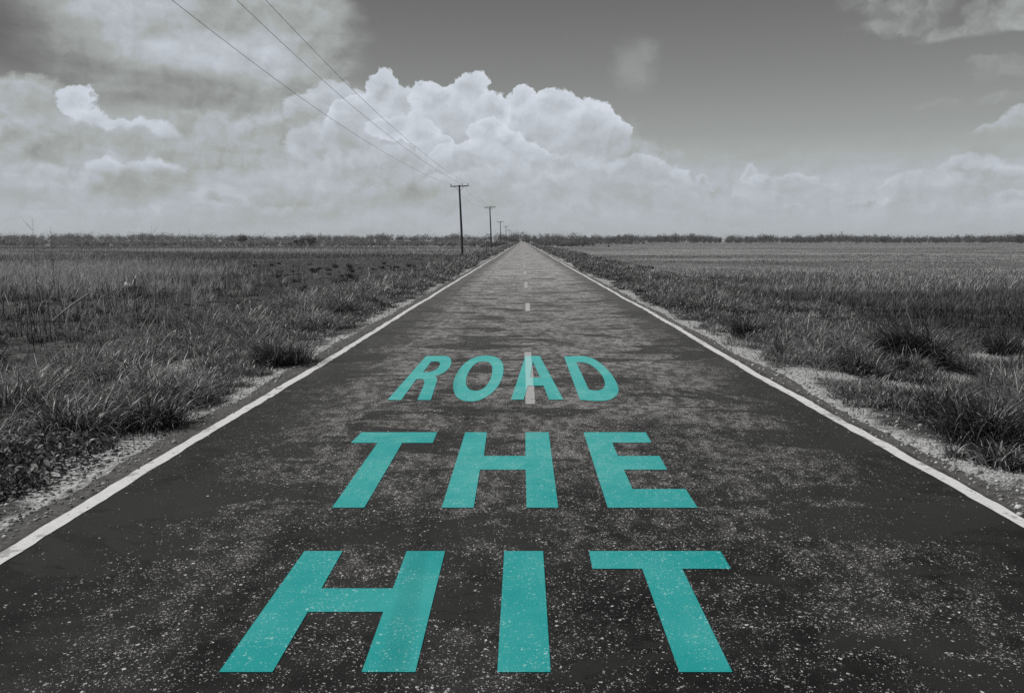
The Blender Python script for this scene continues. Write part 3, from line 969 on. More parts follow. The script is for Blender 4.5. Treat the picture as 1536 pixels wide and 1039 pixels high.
def build_verges():
    for side in (-1, 1):
        B = Blades()
        for (ya, yb, dens, nb) in ((2.2, 12, 15, 75), (12, 26, 10, 55), (26, 60, 5.0, 40), (60, 140, 1.6, 30), (140, 360, 0.55, 26), (360, 590, 0.22, 26)):
            wid = 5.0 if side < 0 else 7.0
            n = int(dens * wid * (yb - ya))
            y = RNG.uniform(ya, yb, n)
            u = RNG.random(n)
            inn, outr = verge_width(side, y)
            ax = inn + (outr - inn) * u + RNG.normal(0, 0.12, n)
            x = side * ax
            bd = bald(x, y)
            clump = fbm(x * 0.8 + 90, y * 0.5, 3)
            for i in range(n):
                if RNG.random() < bd[i] * (0.86 if side < 0 else 0.97):
                    continue
                inner = np.clip((ax[i] - inn[i]) / 1.0, 0.0, 1.0)
                hh = (0.15 + 0.30 * inner) * (0.45 + 1.1 * smooth(0.3, 0.7, clump[i])) * RNG.uniform(0.7, 1.2)
                if side > 0:
                    hh *= 0.86 - 0.25 * u[i]
                tone = 0.112 * math.exp(RNG.normal(0, 0.45)) * (0.55 + 0.9 * clump[i])
                near = float(np.clip((14 - y[i]) / 8, 0, 1))
                tuft(B, x[i], y[i], 0.22 + 0.25 * hh, hh, int(nb * RNG.uniform(0.5, 1.2) * (1 - 0.1 * near)), tone, wmul=1 + 0.25 * near,
                     dry=0.12 + 0.5 * RNG.random() ** 3 + (0.12 if inner < 0.5 else 0), droop=(0.7, 2.4))
                m = int(nb * 0.9)
                rr = (0.12 + 0.5 * hh) * np.sqrt(RNG.random(m)); aa = RNG.uniform(0, 6.28, m)
                bx, by = x[i] + rr * np.cos(aa), y[i] + rr * np.sin(aa)
                B.add(bx, by, RNG.uniform(0.04, 0.12, m), np.maximum(RNG.uniform(0.006, 0.013, m), 0.75 * pix(y[i])), RNG.uniform(0, 6.28, m), RNG.uniform(0.4, 2.0, m), RNG.uniform(-0.5, 1.2, m),
                      np.clip(tone * np.exp(RNG.normal(0.1, 0.75, m)), 0.015, 0.5), ground_z(bx, by) + hh * 0.8 * RNG.random(m) * (1 - 0.5 * rr / (0.12 + 0.5 * hh)))
        # low cover between the tufts, and dry litter lying about
        for (ya, yb, dens) in ((2.2, 10, 520), (10, 20, 260), (20, 45, 90), (45, 110, 25)):
            wid = 5.5 if side < 0 else 7.5
            n = int(dens * wid * (yb - ya))
            y = RNG.uniform(ya, yb, n)
            inn, outr = verge_width(side, y)
            ax = inn - 0.22 + (outr - inn + 0.6) * RNG.random(n)
            x = side * ax
            edge = np.clip((ax - inn + 0.22) / 0.7, 0, 1)
            keep = RNG.random(n) < (0.12 + 0.88 * edge) * (1 - 0.85 * bald(x, y))
            x, y = x[keep], y[keep]; k = len(x)
            lit = RNG.random(k) < 0.3
            t0 = np.where(lit, RNG.uniform(1.2, 1.55, k), RNG.uniform(0.0, 0.9, k))
            tone = np.where(lit, RNG.uniform(0.08, 0.40, k), 0.085 * np.exp(RNG.normal(0, 0.6, k)))
            B.add(x, y, RNG.uniform(0.05, 0.22, k), np.maximum(RNG.uniform(0.004, 0.009, k), 0.6 * pix(y)), RNG.uniform(0, 6.28, k), t0,
                  RNG.uniform(0.0, 1.0, k), tone)
        o = B.build('verge_grass', M_GRASS, 4)
        tag(o, kind='stuff')


def patchy(x, y):
    return fbm(x * 0.05 + 3, y * 0.11 + 8, 4)


def scorched(x, y):
    """Burnt swathes of the left field: behind the verge and in long streaks."""
    a = -x / np.maximum(y, 2)
    n = fbm(x * 0.035 + 20, np.log(np.maximum(y, 2)) * 5.5, 4)
    core = smooth(0.42, 0.31, a + (n - 0.5) * 0.35) * smooth(24, 31, y) * smooth(105, 80, y)
    near = smooth(0.47, 0.58, fbm(x * 0.12 + 4, y * 0.2 + 9, 3)) * smooth(34, 26, y)
    return np.clip(core * smooth(0.26, 0.42, n) + near * 0.8, 0, 1)


def bands(x, y):
    """Long pale and dark swathes across the flat land, wider with distance."""
    v = np.log(np.maximum(y, 2.0))
    return 0.5 + 1.05 * smooth(0.30, 0.70, fbm(x / np.maximum(y, 2) * 3.0 + 11, v * 6.0, 4))


SCRAP = on_ground(202, 432)


def build_fields():
    # left: burnt stubble near the verge, pale tall grass farther out
    B = Blades()
    for (ya, yb, dens) in ((7, 16, 240), (16, 32, 120), (32, 60, 40), (60, 120, 12), (120, 240, 3.6)):
        xmax = 0.72 * yb + 4
        n = int(dens * (xmax - 6) * (yb - ya))
        y = RNG.uniform(ya, yb, n)
        x = -RNG.uniform(6.0, xmax, n)
        keep = (-x < 0.72 * y + 4) & (-x > verge_width(-1, y)[1] - 0.5)
        x, y = x[keep], y[keep]; k = len(x)
        pt = patchy(x, y)
        pale = smooth(0.24, 0.34, -x / y + (pt - 0.5) * 0.5) * smooth(24, 40, y + (pt - 0.5) * 30) * smooth(0.40, 0.50, fbm(x * 0.02, y * 0.05 + 3, 3) + 0.08)
        burnt = scorched(x, y)
        pale = pale * (1 - burnt)
        ok = RNG.random(k) < (0.95 - 0.86 * burnt)
        ok &= ~((np.abs(x - SCRAP[0] * y / SCRAP[1]) < 0.32 + 0.2 * RNG.random(k)) & (y > SCRAP[1] - 5.0) & (y < SCRAP[1] + 0.3))
        x, y, pt, pale, burnt = x[ok], y[ok], pt[ok], pale[ok], burnt[ok]; k = len(x)
        tall = RNG.random(k) < (0.03 + 0.05 * smooth(20, 30, y) + 0.8 * pale) * (1 - 0.9 * burnt)
        flatl = (~tall) & (RNG.random(k) < 0.45)
        h = np.where(tall, RNG.uniform(0.25, 0.85, k), RNG.uniform(0.05, 0.24, k))
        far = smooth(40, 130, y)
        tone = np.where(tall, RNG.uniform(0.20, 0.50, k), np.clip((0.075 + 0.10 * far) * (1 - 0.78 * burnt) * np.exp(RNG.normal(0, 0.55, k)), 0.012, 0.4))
        tone = np.where((RNG.random(k) < 0.14 * (1 - burnt)), RNG.uniform(0.25, 0.5, k), tone)
        tone = np.clip(tone * bands(x, y), 0.012, 0.55)
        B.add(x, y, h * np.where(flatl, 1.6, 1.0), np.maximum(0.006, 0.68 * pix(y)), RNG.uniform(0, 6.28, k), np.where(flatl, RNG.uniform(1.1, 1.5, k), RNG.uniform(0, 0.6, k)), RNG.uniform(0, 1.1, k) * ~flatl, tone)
    # rough clumps: dark burnt crowns and pale dry bunches standing out of the stubble
    n = 520
    y = 12 + 60 * RNG.random(n) ** 1.3; x = -(7.5 + (0.70 * y - 3.5) * RNG.random(n))
    for i in range(n):
        if -x[i] < verge_width(-1, y[i])[1] or np.hypot(x[i] - SCRAP[0], y[i] - SCRAP[1]) < 2.5 or (abs(x[i] - SCRAP[0]) < 1.0 and y[i] < SCRAP[1]):
            continue
        paleb = RNG.random() < (0.12 + 0.6 * smooth(0.24, 0.42, -x[i] / y[i])) * smooth(20, 30, y[i])
        if not paleb and y[i] < 20 and RNG.random() < 0.5:
            continue
        if paleb:
            tuft(B, x[i], y[i], 0.35, RNG.uniform(0.3, 0.75), 26, 0.30, 0.3, (0.2, 1.5), dry=0.5)
        else:
            tuft(B, x[i], y[i], 0.4, RNG.uniform(0.12, 0.4), 34, 0.03, 0.4, (0.4, 1.8), dry=0.05)
    # bright fringe where the open field stops
    n = 2600
    y = RNG.uniform(226, 236, n); x = -RNG.uniform(10, 190, n)
    B.add(x, y, RNG.uniform(0.3, 0.8, n), 0.3, RNG.uniform(0, 6.28, n), RNG.uniform(0, 0.4, n), 0.5, RNG.uniform(0.3, 0.5, n))
    tag(B.build('field_grass', M_DRY, 3), kind='stuff')

    # right: short dark grass near the road, dry grass beyond
    B = Blades()
    for (ya, yb, dens) in ((7, 16, 170), (16, 32, 100), (32, 60, 40), (60, 120, 13), (120, 240, 3.6), (240, 520, 0.9)):
        xmax = 0.68 * yb + 4
        n = int(dens * (xmax - 7) * (yb - ya))
        y = RNG.uniform(ya, yb, n)
        x = RNG.uniform(7.0, xmax, n)
        keep = (x < 0.68 * y + 4) & (x > verge_width(1, y)[1] - 0.8)
        x, y = x[keep], y[keep]; k = len(x)
        pt = patchy(x + 300, y + 40)
        dryz = smooth(0.46, 0.56, pt + 0.30 * (smooth(18, 34, y) - 0.5) - 0.16 * smooth(90, 240, y))
        ok = RNG.random(k) < 0.9
        x, y, pt, dryz = x[ok], y[ok], pt[ok], dryz[ok]; k = len(x)
        dry = RNG.random(k) < 0.06 + 0.62 * dryz
        h = np.where(dry, RNG.uniform(0.12, 0.45, k), RNG.uniform(0.08, 0.32, k)) * np.where(y > 40, 0.85, 1.0)
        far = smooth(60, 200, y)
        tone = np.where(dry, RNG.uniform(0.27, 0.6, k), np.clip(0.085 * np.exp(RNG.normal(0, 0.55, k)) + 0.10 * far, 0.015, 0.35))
        tone = np.clip(tone * bands(x + 500, y), 0.015, 0.55)
        dk = smooth(0.42, 0.56, fbm(x * 0.06 + 70, np.log(y) * 5.0 + 3, 4)) * smooth(46, 30, y)
        tone = tone * (1 - 0.6 * dk)
        h = h * (0.55 + 0.9 * fbm(x * 0.15, y * 0.15, 3)) * (1 - 0.6 * smooth(32, 75, y))
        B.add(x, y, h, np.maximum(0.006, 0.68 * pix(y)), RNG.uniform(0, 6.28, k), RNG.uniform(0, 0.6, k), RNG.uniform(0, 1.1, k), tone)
    tag(B.build('field_grass', M_DRY, 3), kind='stuff')


def clump_thing(px, py, R, H, n, tone, label, lean=None, droop=(0.6, 1.9), dry=0.18, wmul=1.2, up=0.0, name='grass_tuft', group='large grass tufts on the verges'):
    x, y = on_ground(px, py)
    B = Blades()
    for _ in range(max(1, int(n / 42))):
        a, r_ = RNG.uniform(0, 6.28), R * 0.5 * math.sqrt(RNG.random())
        tuft(B, x + r_ * math.cos(a), y + r_ * math.sin(a) * 0.8, R * 0.7, H * RNG.uniform(0.8, 1.1), 60, tone, droop=droop, lean=lean, dry=dry, wmul=wmul, up=up)
    o = B.build(name, M_GRASS, 6, None, (x, y, gz(x, y)))
    tag(o, label, 'grass tuft', group)


def build_tufts():
    rt = 0.3
    C = clump_thing
    C(185, 578, 0.55, 0.62, 300, 0.05, 'arching tuft with pale drooping blades beside the bald gravel spot, left verge', droop=(1.4, 2.5), dry=0.45)
    C(428, 546, 0.55, 0.56, 620, 0.055, 'large dark spreading grass tuft on the left verge past the gravel spot', droop=(1.0, 2.3), dry=0.16)
    C(385, 520, 0.5, 0.6, 420, 0.07, 'pale bushy grass tuft on the left verge behind the large dark tuft', dry=0.4, lean=3.6)
    C(553, 462, 0.42, 0.5, 300, 0.035, 'small dark grass tuft halfway along the left verge, near the white line', dry=0.08)
    C(30, 640, 0.6, 0.62, 480, 0.05, 'tangled dark tuft above the broad-leaved weeds at the left picture edge', dry=0.15, droop=(0.6, 2.0))
    C(120, 655, 0.5, 0.58, 420, 0.05, 'loose tuft with bent bright blades right of the broad-leaved weeds', dry=0.28, droop=(0.9, 2.3))
    C(225, 640, 0.45, 0.45, 380, 0.035, 'low round dark tuft next to the white gravel strip, left verge', dry=0.16, droop=(1.0, 2.4))
    C(1376, 550, 0.62, 0.98, 1500, 0.036, 'big domed grass tuft behind the pale gravel bank, right verge', dry=0.2, lean=rt + 2.6, droop=(0.8, 2.1))
    C(1405, 632, 0.5, 0.55, 480, 0.045, 'grassy tuft leaning right in front of the pale gravel bank', dry=0.2, lean=-0.3, droop=(0.6, 1.7))
    C(1490, 665, 0.55, 0.58, 620, 0.038, 'big dark tuft of long blades at the right picture edge', dry=0.16, droop=(0.8, 2.0))
    C(1503, 698, 0.28, 0.26, 260, 0.035, 'small isolated tuft on gravel at the right picture edge', dry=0.3, droop=(1.0, 2.2))
    C(1433, 684, 0.2, 0.17, 110, 0.06, 'tiny sparse tuft on gravel beside the right edge line', dry=0.4, droop=(0.9, 2.0))
    C(1420, 650, 0.25, 0.24, 160, 0.05, 'small low tuft at the foot of the right-leaning tuft', dry=0.3, droop=(0.9, 2.0))
    C(1290, 560, 0.45, 0.4, 360, 0.04, 'low wide grass tuft near the right edge line, left of the domed tuft', dry=0.18, droop=(0.7, 1.8))
    C(1505, 530, 0.45, 0.5, 300, 0.03, 'dark upright tuft rising from pale stones at the far right', dry=0.12, droop=(0.5, 1.5))
    C(1130, 505, 0.5, 0.5, 380, 0.035, 'dark tuft halfway along the right verge close to the white line', dry=0.12, droop=(0.6, 1.7))


def leaf_patch(name, px, py, rx, ry, hmax, n, size, label):
    cx, cy = on_ground(px, py)
    a = RNG.uniform(0, 6.28, n); r_ = np.sqrt(RNG.random(n))
    x = cx + rx * r_ * np.cos(a); y = cy + ry * r_ * np.sin(a)
    ok = x < ROAD_L - 0.22
    x, y, r_ = x[ok], y[ok], r_[ok]; n = len(x)
    z = ground_z(x, y) + hmax * RNG.random(n) ** 0.8 * (1 - 0.7 * r_ ** 2)
    hd = RNG.uniform(0, 6.28, n)
    tl = RNG.normal(0.3, 0.7, n)
    s = size * RNG.uniform(0.5, 1.2, n)
    d = np.stack([np.cos(hd) * np.cos(tl), np.sin(hd) * np.cos(tl), np.sin(tl)], 1)
    sd = np.stack([-np.sin(hd), np.cos(hd), RNG.normal(0, 0.35, n)], 1)
    up = np.cross(d, sd)
    c = np.stack([x, y, z], 1) - np.array([cx, cy, gz(cx, cy)])
    V = np.zeros((n, 6, 3))
    # a folded leaf: stem, two shoulders, mid rib, tip
    V[:, 0] = c - d * s[:, None] * 0.5
    V[:, 1] = c + sd * s[:, None] * 0.36 + up * s[:, None] * 0.10
    V[:, 2] = c + d * s[:, None] * 0.62 - up * s[:, None] * 0.12
    V[:, 3] = c - sd * s[:, None] * 0.36 + up * s[:, None] * 0.10
    V[:, 4] = c + d * s[:, None] * 0.05 - up * s[:, None] * 0.03
    V[:, 5] = V[:, 4]
    i = np.arange(n * 6).reshape(n, 6)
    q = np.concatenate([np.stack([i[:, 0], i[:, 4], i[:, 2], i[:, 1]], 1), np.stack([i[:, 0], i[:, 3], i[:, 2], i[:, 4]], 1)])
    tone = np.repeat(np.clip(0.075 * np.exp(RNG.normal(0, 0.5, n)), 0.01, 0.3), 6)
    o = quads_obj(name, V.reshape(-1, 3), q, M_WEED, tone, None, (cx, cy, gz(cx, cy)))
    tag(o, label, 'weed', 'broad leaved weeds on the left verge')


def build_gravel():
    n = 9000
    side = np.where(RNG.random(n) < 0.5, -1, 1)
    y = 2.5 + 40 * RNG.random(n) ** 2.0
    e = np.where(side < 0, -ROAD_L, ROAD_R)
    ax = e + 0.02 + np.abs(RNG.normal(0, 0.30, n))
    x = side * ax
    for (px, py, rx, ry) in BALD[:6]:
        gx, gy = on_ground(px, py)
        k = 450
        x = np.append(x, gx + RNG.normal(0, rx * 0.55, k)); y = np.append(y, gy + RNG.normal(0, ry * 0.55, k))
    n = len(x)
    keep = off_road(x) > 0.03
    x, y = x[keep], y[keep]
    k = 2600                                        # loose bits washed onto the tar
    sx = np.where(RNG.random(k) < 0.5, ROAD_L + np.abs(RNG.normal(0, 0.10, k)), ROAD_R - np.abs(RNG.normal(0, 0.10, k)))
    x = np.append(x, sx); y = np.append(y, 2.5 + 30 * RNG.random(k) ** 2)
    n = len(x)
    z = np.where(off_road(x) > 0.03, ground_z(x, y), 0.001)
    s = np.exp(RNG.normal(math.log(0.0065), 0.45, n)); s = np.clip(s, 0.003, 0.024)
    base = np.array([(-1, -1, -1), (1, -1, -1), (1, 1, -1), (-1, 1, -1), (-1, -1, 1), (1, -1, 1), (1, 1, 1), (-1, 1, 1)], float)
    V = base[None] * (0.72 + 0.5 * RNG.random((n, 8, 3)))
    V[:, :, 2] *= 0.6
    V[:, 4:, :2] *= 0.62
    a = RNG.uniform(0, 6.28, n)
    c_, s_ = np.cos(a)[:, None], np.sin(a)[:, None]
    X = V[:, :, 0] * c_ - V[:, :, 1] * s_; Yv = V[:, :, 0] * s_ + V[:, :, 1] * c_
    V = np.stack([X, Yv, V[:, :, 2]], -1) * s[:, None, None] + np.stack([x, y, z + s * 0.3], 1)[:, None]
    i = np.arange(n * 8).reshape(n, 8)
    fs = [(0, 3, 2, 1), (4, 5, 6, 7), (0, 1, 5, 4), (1, 2, 6, 5), (2, 3, 7, 6), (3, 0, 4, 7)]
    q = np.concatenate([i[:, f] for f in fs])
    tone = np.repeat(np.clip(RNG.normal(0.36, 0.13, n), 0.08, 0.62), 8)
    tag(quads_obj('gravel', V.reshape(-1, 3), q, M_STONE, tone), kind='stuff')


# ------------------------------------------------------------------ stalks and sticks in the left field
def stalk_mesh(seed, h, twigs, r0=0.007):
    R = random.Random(seed)
    n = 7
    bx, by = R.uniform(-0.12, 0.12), R.uniform(-0.08, 0.08)
    path = [(bx * h * (k / n) ** 1.6 + R.uniform(-0.008, 0.008), by * h * (k / n) ** 1.6, h * k / n - 0.03) for k in range(n + 1)]
    v, f = tube(path, [r0 * (1 - 0.7 * k / n) for k in range(n + 1)], 5)
    for _ in range(twigs):
        k = R.randint(2, n - 1)
        p = np.array(path[k])
        a = R.uniform(0, 6.28); L = R.uniform(0.08, 0.22) * h
        q = p + np.array([math.cos(a) * 0.55, math.sin(a) * 0.55, R.uniform(0.3, 0.9)]) * L
        mid = (p + q) / 2 + np.array([0, 0, -0.06 * L])
        vv, ff = tube([p, mid, q], [r0 * 0.45, r0 * 0.35, r0 * 0.2], 4)
        o = len(v)
        v += vv; f += [tuple(j + o for j in t) for t in ff]
    return v, f


def build_stalks():
    kinds = []
    for k in range(8):
        v, f = stalk_mesh(100 + k, 1.0, (0, 2, 3, 1, 5, 0, 4, 2)[k])
        kinds.append((v, f))
    protos = []
    for i in range(150):
        px = RNG.uniform(-5, 470) if i % 3 else RNG.uniform(-5, 230)
        py = 428 + 108 * RNG.random() ** 1.15
        if py > 545 - 0.27 * px:
            py = 545 - 0.27 * px - RNG.uniform(5, 40)
        py = max(py, 424.0)
        x, y = on_ground(px, py)
        k = i % 8
        if i < 8:
            o = mesh_obj('dead_stalk', *kinds[k], M_STALK)
            protos.append(o)
        else:
            o = protos[k].copy()
            COL.objects.link(o)
        o.location = (x, y, gz(x, y))
        s = RNG.uniform(0.45, 1.25)
        wide = max(1.0, y / 22.0)
        o.scale = (s * wide ** 0.5, s * wide ** 0.5, s)
        o.rotation_euler = (RNG.normal(0, 0.06), RNG.normal(0, 0.07), RNG.uniform(0, 6.28))
        tag(o, 'thin dark dead stalk standing in the burnt left field', 'dead stalk', 'dead stalks in the left field')
    # four taller feathery seed stalks that reach above the skyline
    for j, (px, py, top, lab) in enumerate(((57, 452, 326, 'tallest feathery seed stalk rising above the skyline at far left'),
                                            (84, 455, 332, 'feathery seed stalk with bent top, right of the tallest one'),
                                            (222, 440, 338, 'thin seed stalk touching the skyline behind the white scrap'),
                                            (295, 436, 342, 'thin seed stalk touching the skyline left of the round tree'))):
        x, y = on_ground(px, py)
        h = (452 - top) / F_PX * y * 1.0 if j < 2 else (py - top) / F_PX * y
        v, f = stalk_mesh(300 + j, h, 14 if j < 2 else 6, 0.008)
        o = mesh_obj('seed_stalk', v, f, M_STALK, loc=(x, y, gz(x, y)))
        tag(o, lab, 'seed stalk', 'tall seed stalks in the left field')
    ST = [((80, 487), (140, 442), 0.022, 'longest bleached stick lying slanted in the left field'),
          ((193, 464), (214, 448), 0.014, 'short bleached curved stick below the white scrap'),
          ((211, 480), (224, 461), 0.013, 'short steep bleached stick right of the curved one'),
          ((138, 461), (147, 454), 0.012, 'very short pale stick just right of the longest stick'),
          ((364, 479), (356, 462), 0.012, 'bleached stick leaning left at the edge of the left verge'),
          ((378, 475), (375, 456), 0.012, 'upright thin pale stick at the edge of the left verge'),
          ((72, 440), (56, 424), 0.013, 'pale forked stick standing near the left picture edge'),
          ((555, 424), (553, 404), 0.022, 'pale upright stick near the middle of the left verge'),
          ((342, 446), (349, 440), 0.014, 'tiny pale stick on dark burnt ground'),
          ((492, 436), (500, 430), 0.018, 'small pale stick beside the dark burnt hollow')]
    for (p0, p1, r_, lab) in ST:
        x, y = on_ground(*p0)
        d = ray(*p1); t = (y + 0.15) / d[1]
        tip = np.array([d[0] * t - x, 0.15, CAM_H + d[2] * t - gz(x, y)])
        mid = tip * 0.5 + np.array([0, 0, 0.02 * np.linalg.norm(tip)])
        r_ = r_ * 1.6
        path = [(0, 0, -0.02), tuple(tip * 0.25 + (mid - tip * 0.5) * 0.7), tuple(mid), tuple(tip * 0.75 + (mid - tip * 0.5) * 0.7), tuple(tip)]
        v, f = tube(path, [r_, r_ * 0.95, r_ * 0.85, r_ * 0.7, r_ * 0.4], 7)
        tag(mesh_obj('dead_stick', v, f, M_STICK, loc=(x, y, gz(x, y) + 0.10), shade=True), lab, 'stick', 'bleached sticks on the left side')


def crumple(name, px, py, w, h, label, cat, seed=1, group=None):
    """A creased, folded sheet standing like a small tent."""
    x, y = on_ground(px, py)
    R = random.Random(seed)
    v, f = [], []
    n = 8
    for side in (0, 1):
        for i in range(n + 1):
            u = i / n - 0.5
            zt = h * (1 - abs(2 * u) ** 1.2)
            for j in range(3):
                t = j / 2
                v.append((u * w * (1 + 0.2 * t) + R.uniform(-0.012, 0.012), (t - 0.5) * w * 0.5 + R.uniform(-0.02, 0.02), zt * (1 - 0.1 * t) + 0.17 * t * (1 - 0.3 * abs(2 * u)) + R.uniform(0, 0.02) - 0.012 * side))
    m_ = (n + 1) * 3
    for side in (0, 1):
        for i in range(n):
            for j in range(2):
                a = side * m_ + i * 3 + j
                q = (a, a + 3, a + 4, a + 1)
                f.append(q if side == 0 else q[::-1])
    for i in range(n):
        for j in (0, 2):
            a = i * 3 + j
            f.append((a, a + 3, a + 3 + m_, a + m_))
    for i in (0, n):
        for j in range(2):
            a = i * 3 + j
            f.append((a, a + 1, a + 1 + m_, a + m_))
    tag(mesh_obj(name, v, f, M_WHITE, loc=(x, y, gz(x, y) + 0.10)), label, cat)


def stone(name, px, py, r_, label, mat):
    x, y = on_ground(px, py)
    R = random.Random(int(px))
    v, f = [], []
    for i in range(6):
        th = math.pi * i / 5
        for k in range(8):
            ph = 2 * math.pi * k / 8
            q = r_ * R.uniform(0.85, 1.15)
            v.append((q * math.sin(th) * math.cos(ph), q * math.sin(th) * math.sin(ph), 0.75 * q * math.cos(th) + r_ * 0.4))
    for i in range(5):
        for k in range(8):
            f.append((i * 8 + k, i * 8 + (k + 1) % 8, (i + 1) * 8 + (k + 1) % 8, (i + 1) * 8 + k)[::-1])
    tag(mesh_obj(name, v, f, mat, loc=(x, y, gz(x, y))), label, 'stone')


def build_litter():
    crumple('paper_scrap', 205, 432, 0.34, 0.36, 'folded white paper scrap standing among the stalks of the left field', 'litter', 3)
    crumple('paper_scrap', 190, 434, 0.26, 0.12, 'small flat white scrap left of the folded one in the field', 'litter', 8)
    stone('white_stone', 697.5, 381.5, 0.12, 'white stone at the foot of the nearest utility pole', M_WHITE)
    stone('pale_stone', 761, 367.5, 0.6, 'pale boulder on the left verge near the end of the road', M_STICK)
    # delineator at the end of the road
    x, y = on_ground(796, 366.5)
    y = min(y, 470.0)
    x = 784.0 and (795.5 - 784) / F_PX * y
    root = empty('marker_post', (x, y, gz(x, y)))
    mesh_obj('post', *tube([(0, 0, -0.2), (0, 0, 1.6)], [0.16, 0.13], 8), M_WHITE, root)
    mesh_obj('post_cap', *tube([(0, 0, 1.605), (0, 0, 1.68), (0, 0, 1.72)], [0.15, 0.15, 0.08], 8), M_IRON, root)
    tag(root, 'white roadside marker post at the far end of the road', 'marker post')


# ------------------------------------------------------------------ far trees and scrub
def leaf_cloud(C, R, n, size, tone):
    """Leaf-sized faces scattered through lumpy crowns; C centres, R radii (k,3)."""
    k = len(C)
    d = RNG.normal(0, 1, (k, n, 3)); d /= np.linalg.norm(d, axis=-1, keepdims=True)
    lump = 0.7 + 0.45 * np.sin(d[:, :, 0] * 4 + RNG.uniform(0, 6, (k, 1))) * np.sin(d[:, :, 2] * 5 + RNG.uniform(0, 6, (k, 1)))
    r_ = RNG.random((k, n)) ** 0.45 * lump
    p = C[:, None] + d * r_[..., None] * R[:, None]
    p = p.reshape(-1, 3)
    m = len(p)
    a = RNG.normal(0, 1, (m, 3)); a /= np.linalg.norm(a, axis=1, keepdims=True)
    b_ = np.cross(a, RNG.normal(0, 1, (m, 3))); b_ /= np.linalg.norm(b_, axis=1, keepdims=True)
    s = np.repeat(size, n) * RNG.uniform(0.5, 1.2, m)
    V = np.stack([p - a * s[:, None] * 0.5, p + b_ * s[:, None] * 0.35, p + a * s[:, None] * 0.5, p - b_ * s[:, None] * 0.35], 1)
    q = np.arange(m * 4).reshape(m, 4)
    T = np.repeat(np.clip(np.repeat(tone, n) * np.exp(RNG.normal(0, 0.18, m)), 0.01, 0.4), 4)
    return V.reshape(-1, 3), q, T


def wood(name, rows, n, size):
    C, R, T, S = [], [], [], []
    for (ya, yb, xa, xb, count, h0, h1, tone) in rows:
        y = RNG.uniform(ya, yb, count); x = RNG.uniform(xa, xb, count)
        h = RNG.uniform(h0, h1, count) * (0.40 + 1.2 * fbm(x * 0.06 + 7, y * 0.02, 4))
        C.append(np.stack([x, y, -0.4 + h * 0.52], 1))
        R.append(np.stack([h * RNG.uniform(0.38, 0.7, count), h * RNG.uniform(0.38, 0.7, count), h * 0.52], 1))
        T.append(tone * np.exp(RNG.normal(0, 0.22, count)))
        S.append(np.full(count, size) * (h / h1) ** 0.5)
    V, q, T = leaf_cloud(np.concatenate(C), np.concatenate(R), n, np.concatenate(S), np.concatenate(T))
    tag(quads_obj(name, V, q, M_LEAF, T), kind='stuff')


def lone_tree(name, px, py, Y, w, h, label, n=900):
    x = (px - 784) / F_PX * Y
    root = empty(name, (x, Y, gz(x, Y)))
    v, f = tube([(0, 0, -0.3), (0.05, 0, h * 0.3), (-0.05, 0, h * 0.6)], [0.16, 0.12, 0.06], 7)
    for s in (-1, 1, 0.4):
        vv, ff = tube([(0, 0, h * 0.25), (s * w * 0.2, 0.1, h * 0.5), (s * w * 0.3, 0.2, h * 0.72)], [0.09, 0.06, 0.03], 6)
        o = len(v)
        v += vv; f += [tuple(j + o for j in t) for t in ff]
    mesh_obj('trunk', v, f, M_BARK, root)
    k = 7
    C = np.stack([RNG.uniform(-0.3, 0.3, k) * w, RNG.uniform(-0.3, 0.3, k) * w, h * RNG.uniform(0.42, 0.8, k)], 1)
    R = np.stack([w * RNG.uniform(0.18, 0.3, k)] * 2 + [h * RNG.uniform(0.14, 0.24, k)], 1)
    V, q, T = leaf_cloud(C, R, n // k, np.full(k, 0.42), np.full(k, 0.08))
    quads_obj('crown', V, q, M_LEAF, T, root)
    tag(root, label, 'tree')


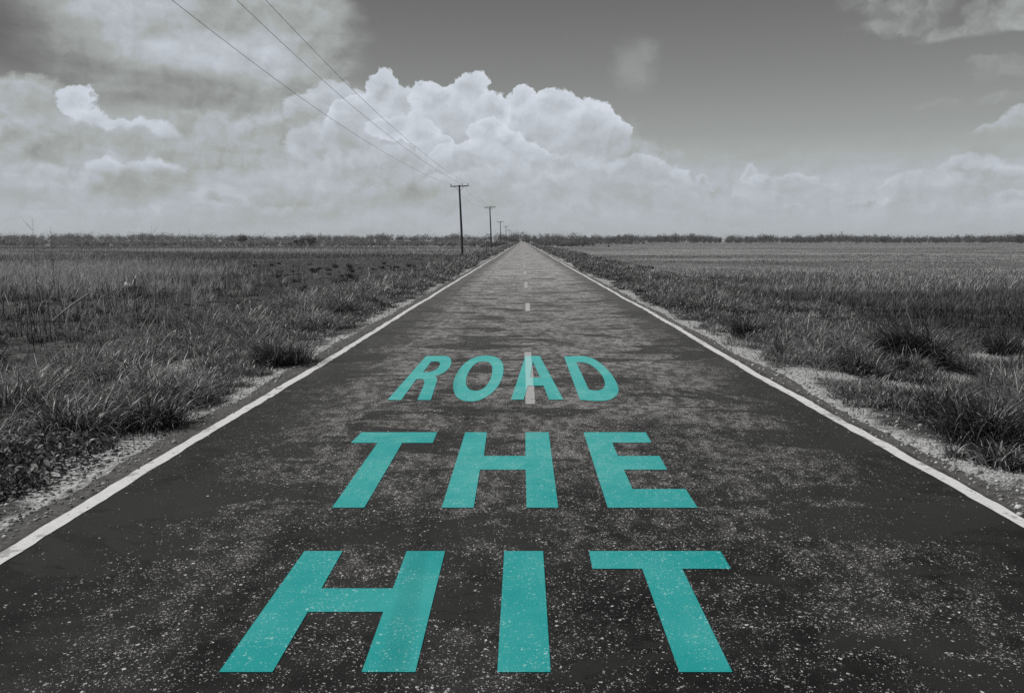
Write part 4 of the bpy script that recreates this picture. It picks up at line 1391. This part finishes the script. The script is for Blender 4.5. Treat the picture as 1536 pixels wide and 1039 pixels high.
def build_far():
    wood('distant_woods', [(545, 600, 12, 430, 620, 4.2, 6.4, 0.15), (600, 680, 5, 520, 480, 5.5, 7.6, 0.15), (480, 560, 330, 420, 120, 5.5, 8.5, 0.08),
                           (600, 680, -520, 5, 700, 5.6, 8.0, 0.155), (592, 606, -16, 16, 30, 4.5, 6.0, 0.11)], 240, 0.6)
    wood('distant_scrub', [(236, 300, -200, -14, 620, 1.2, 2.6, 0.22), (300, 600, -420, -12, 1500, 1.6, 3.6, 0.19),
                           (210, 420, -12, -7.5, 60, 0.8, 2.0, 0.15), (240, 545, 7, 26, 260, 1.0, 2.6, 0.15), (420, 545, 26, 70, 120, 1.0, 2.2, 0.17)], 70, 0.5)
    lone_tree('round_tree', 365, 352, 300, 5.5, 4.9, 'small round dark tree standing above the scrub left of the road')
    lone_tree('low_tree', 451, 358, 240, 4.2, 3.1, 'low dark bushy tree at the far edge of the left field, below the skyline', 700)
    lone_tree('low_tree', 467, 358, 243, 4.4, 3.4, 'low dark bushy tree right beside the other low tree in the left field', 700)


build_verges()
build_fields()
build_tufts()
leaf_patch('broadleaf_weed', 40, 705, 0.7, 0.8, 0.26, 1900, 0.055, 'low broad-leaved dark weeds beside the road at the left picture edge')
leaf_patch('broadleaf_weed', 285, 600, 0.45, 0.8, 0.16, 1500, 0.04, 'small-leaved low weeds between gravel strip and bald gravel spot')
build_gravel()
build_stalks()
build_litter()
build_far()


# ------------------------------------------------------------------ air
def build_haze():
    m = bpy.data.materials.new('pale_air')
    m.use_nodes = True
    m.node_tree.nodes.clear()
    b = NB(m.node_tree)
    out = b.new('ShaderNodeOutputMaterial')
    v = b.new('ShaderNodeVolumePrincipled')
    v.inputs['Color'].default_value = (0.93, 0.94, 0.95, 1)
    v.inputs['Density'].default_value = 0.00022
    v.inputs['Anisotropy'].default_value = 0.2
    b.l.new(v.outputs[0], out.inputs['Volume'])
    x0, x1, y0, y1, z0, z1 = -2100, 2100, -200, 2300, -2.2, 11.5
    vs = [(x, y, z) for x in (x0, x1) for y in (y0, y1) for z in (z0, z1)]
    fs = [(0, 1, 3, 2), (4, 6, 7, 5), (0, 4, 5, 1), (2, 3, 7, 6), (0, 2, 6, 4), (1, 5, 7, 3)]
    tag(mesh_obj('haze', vs, fs, m), kind='stuff')


build_haze()
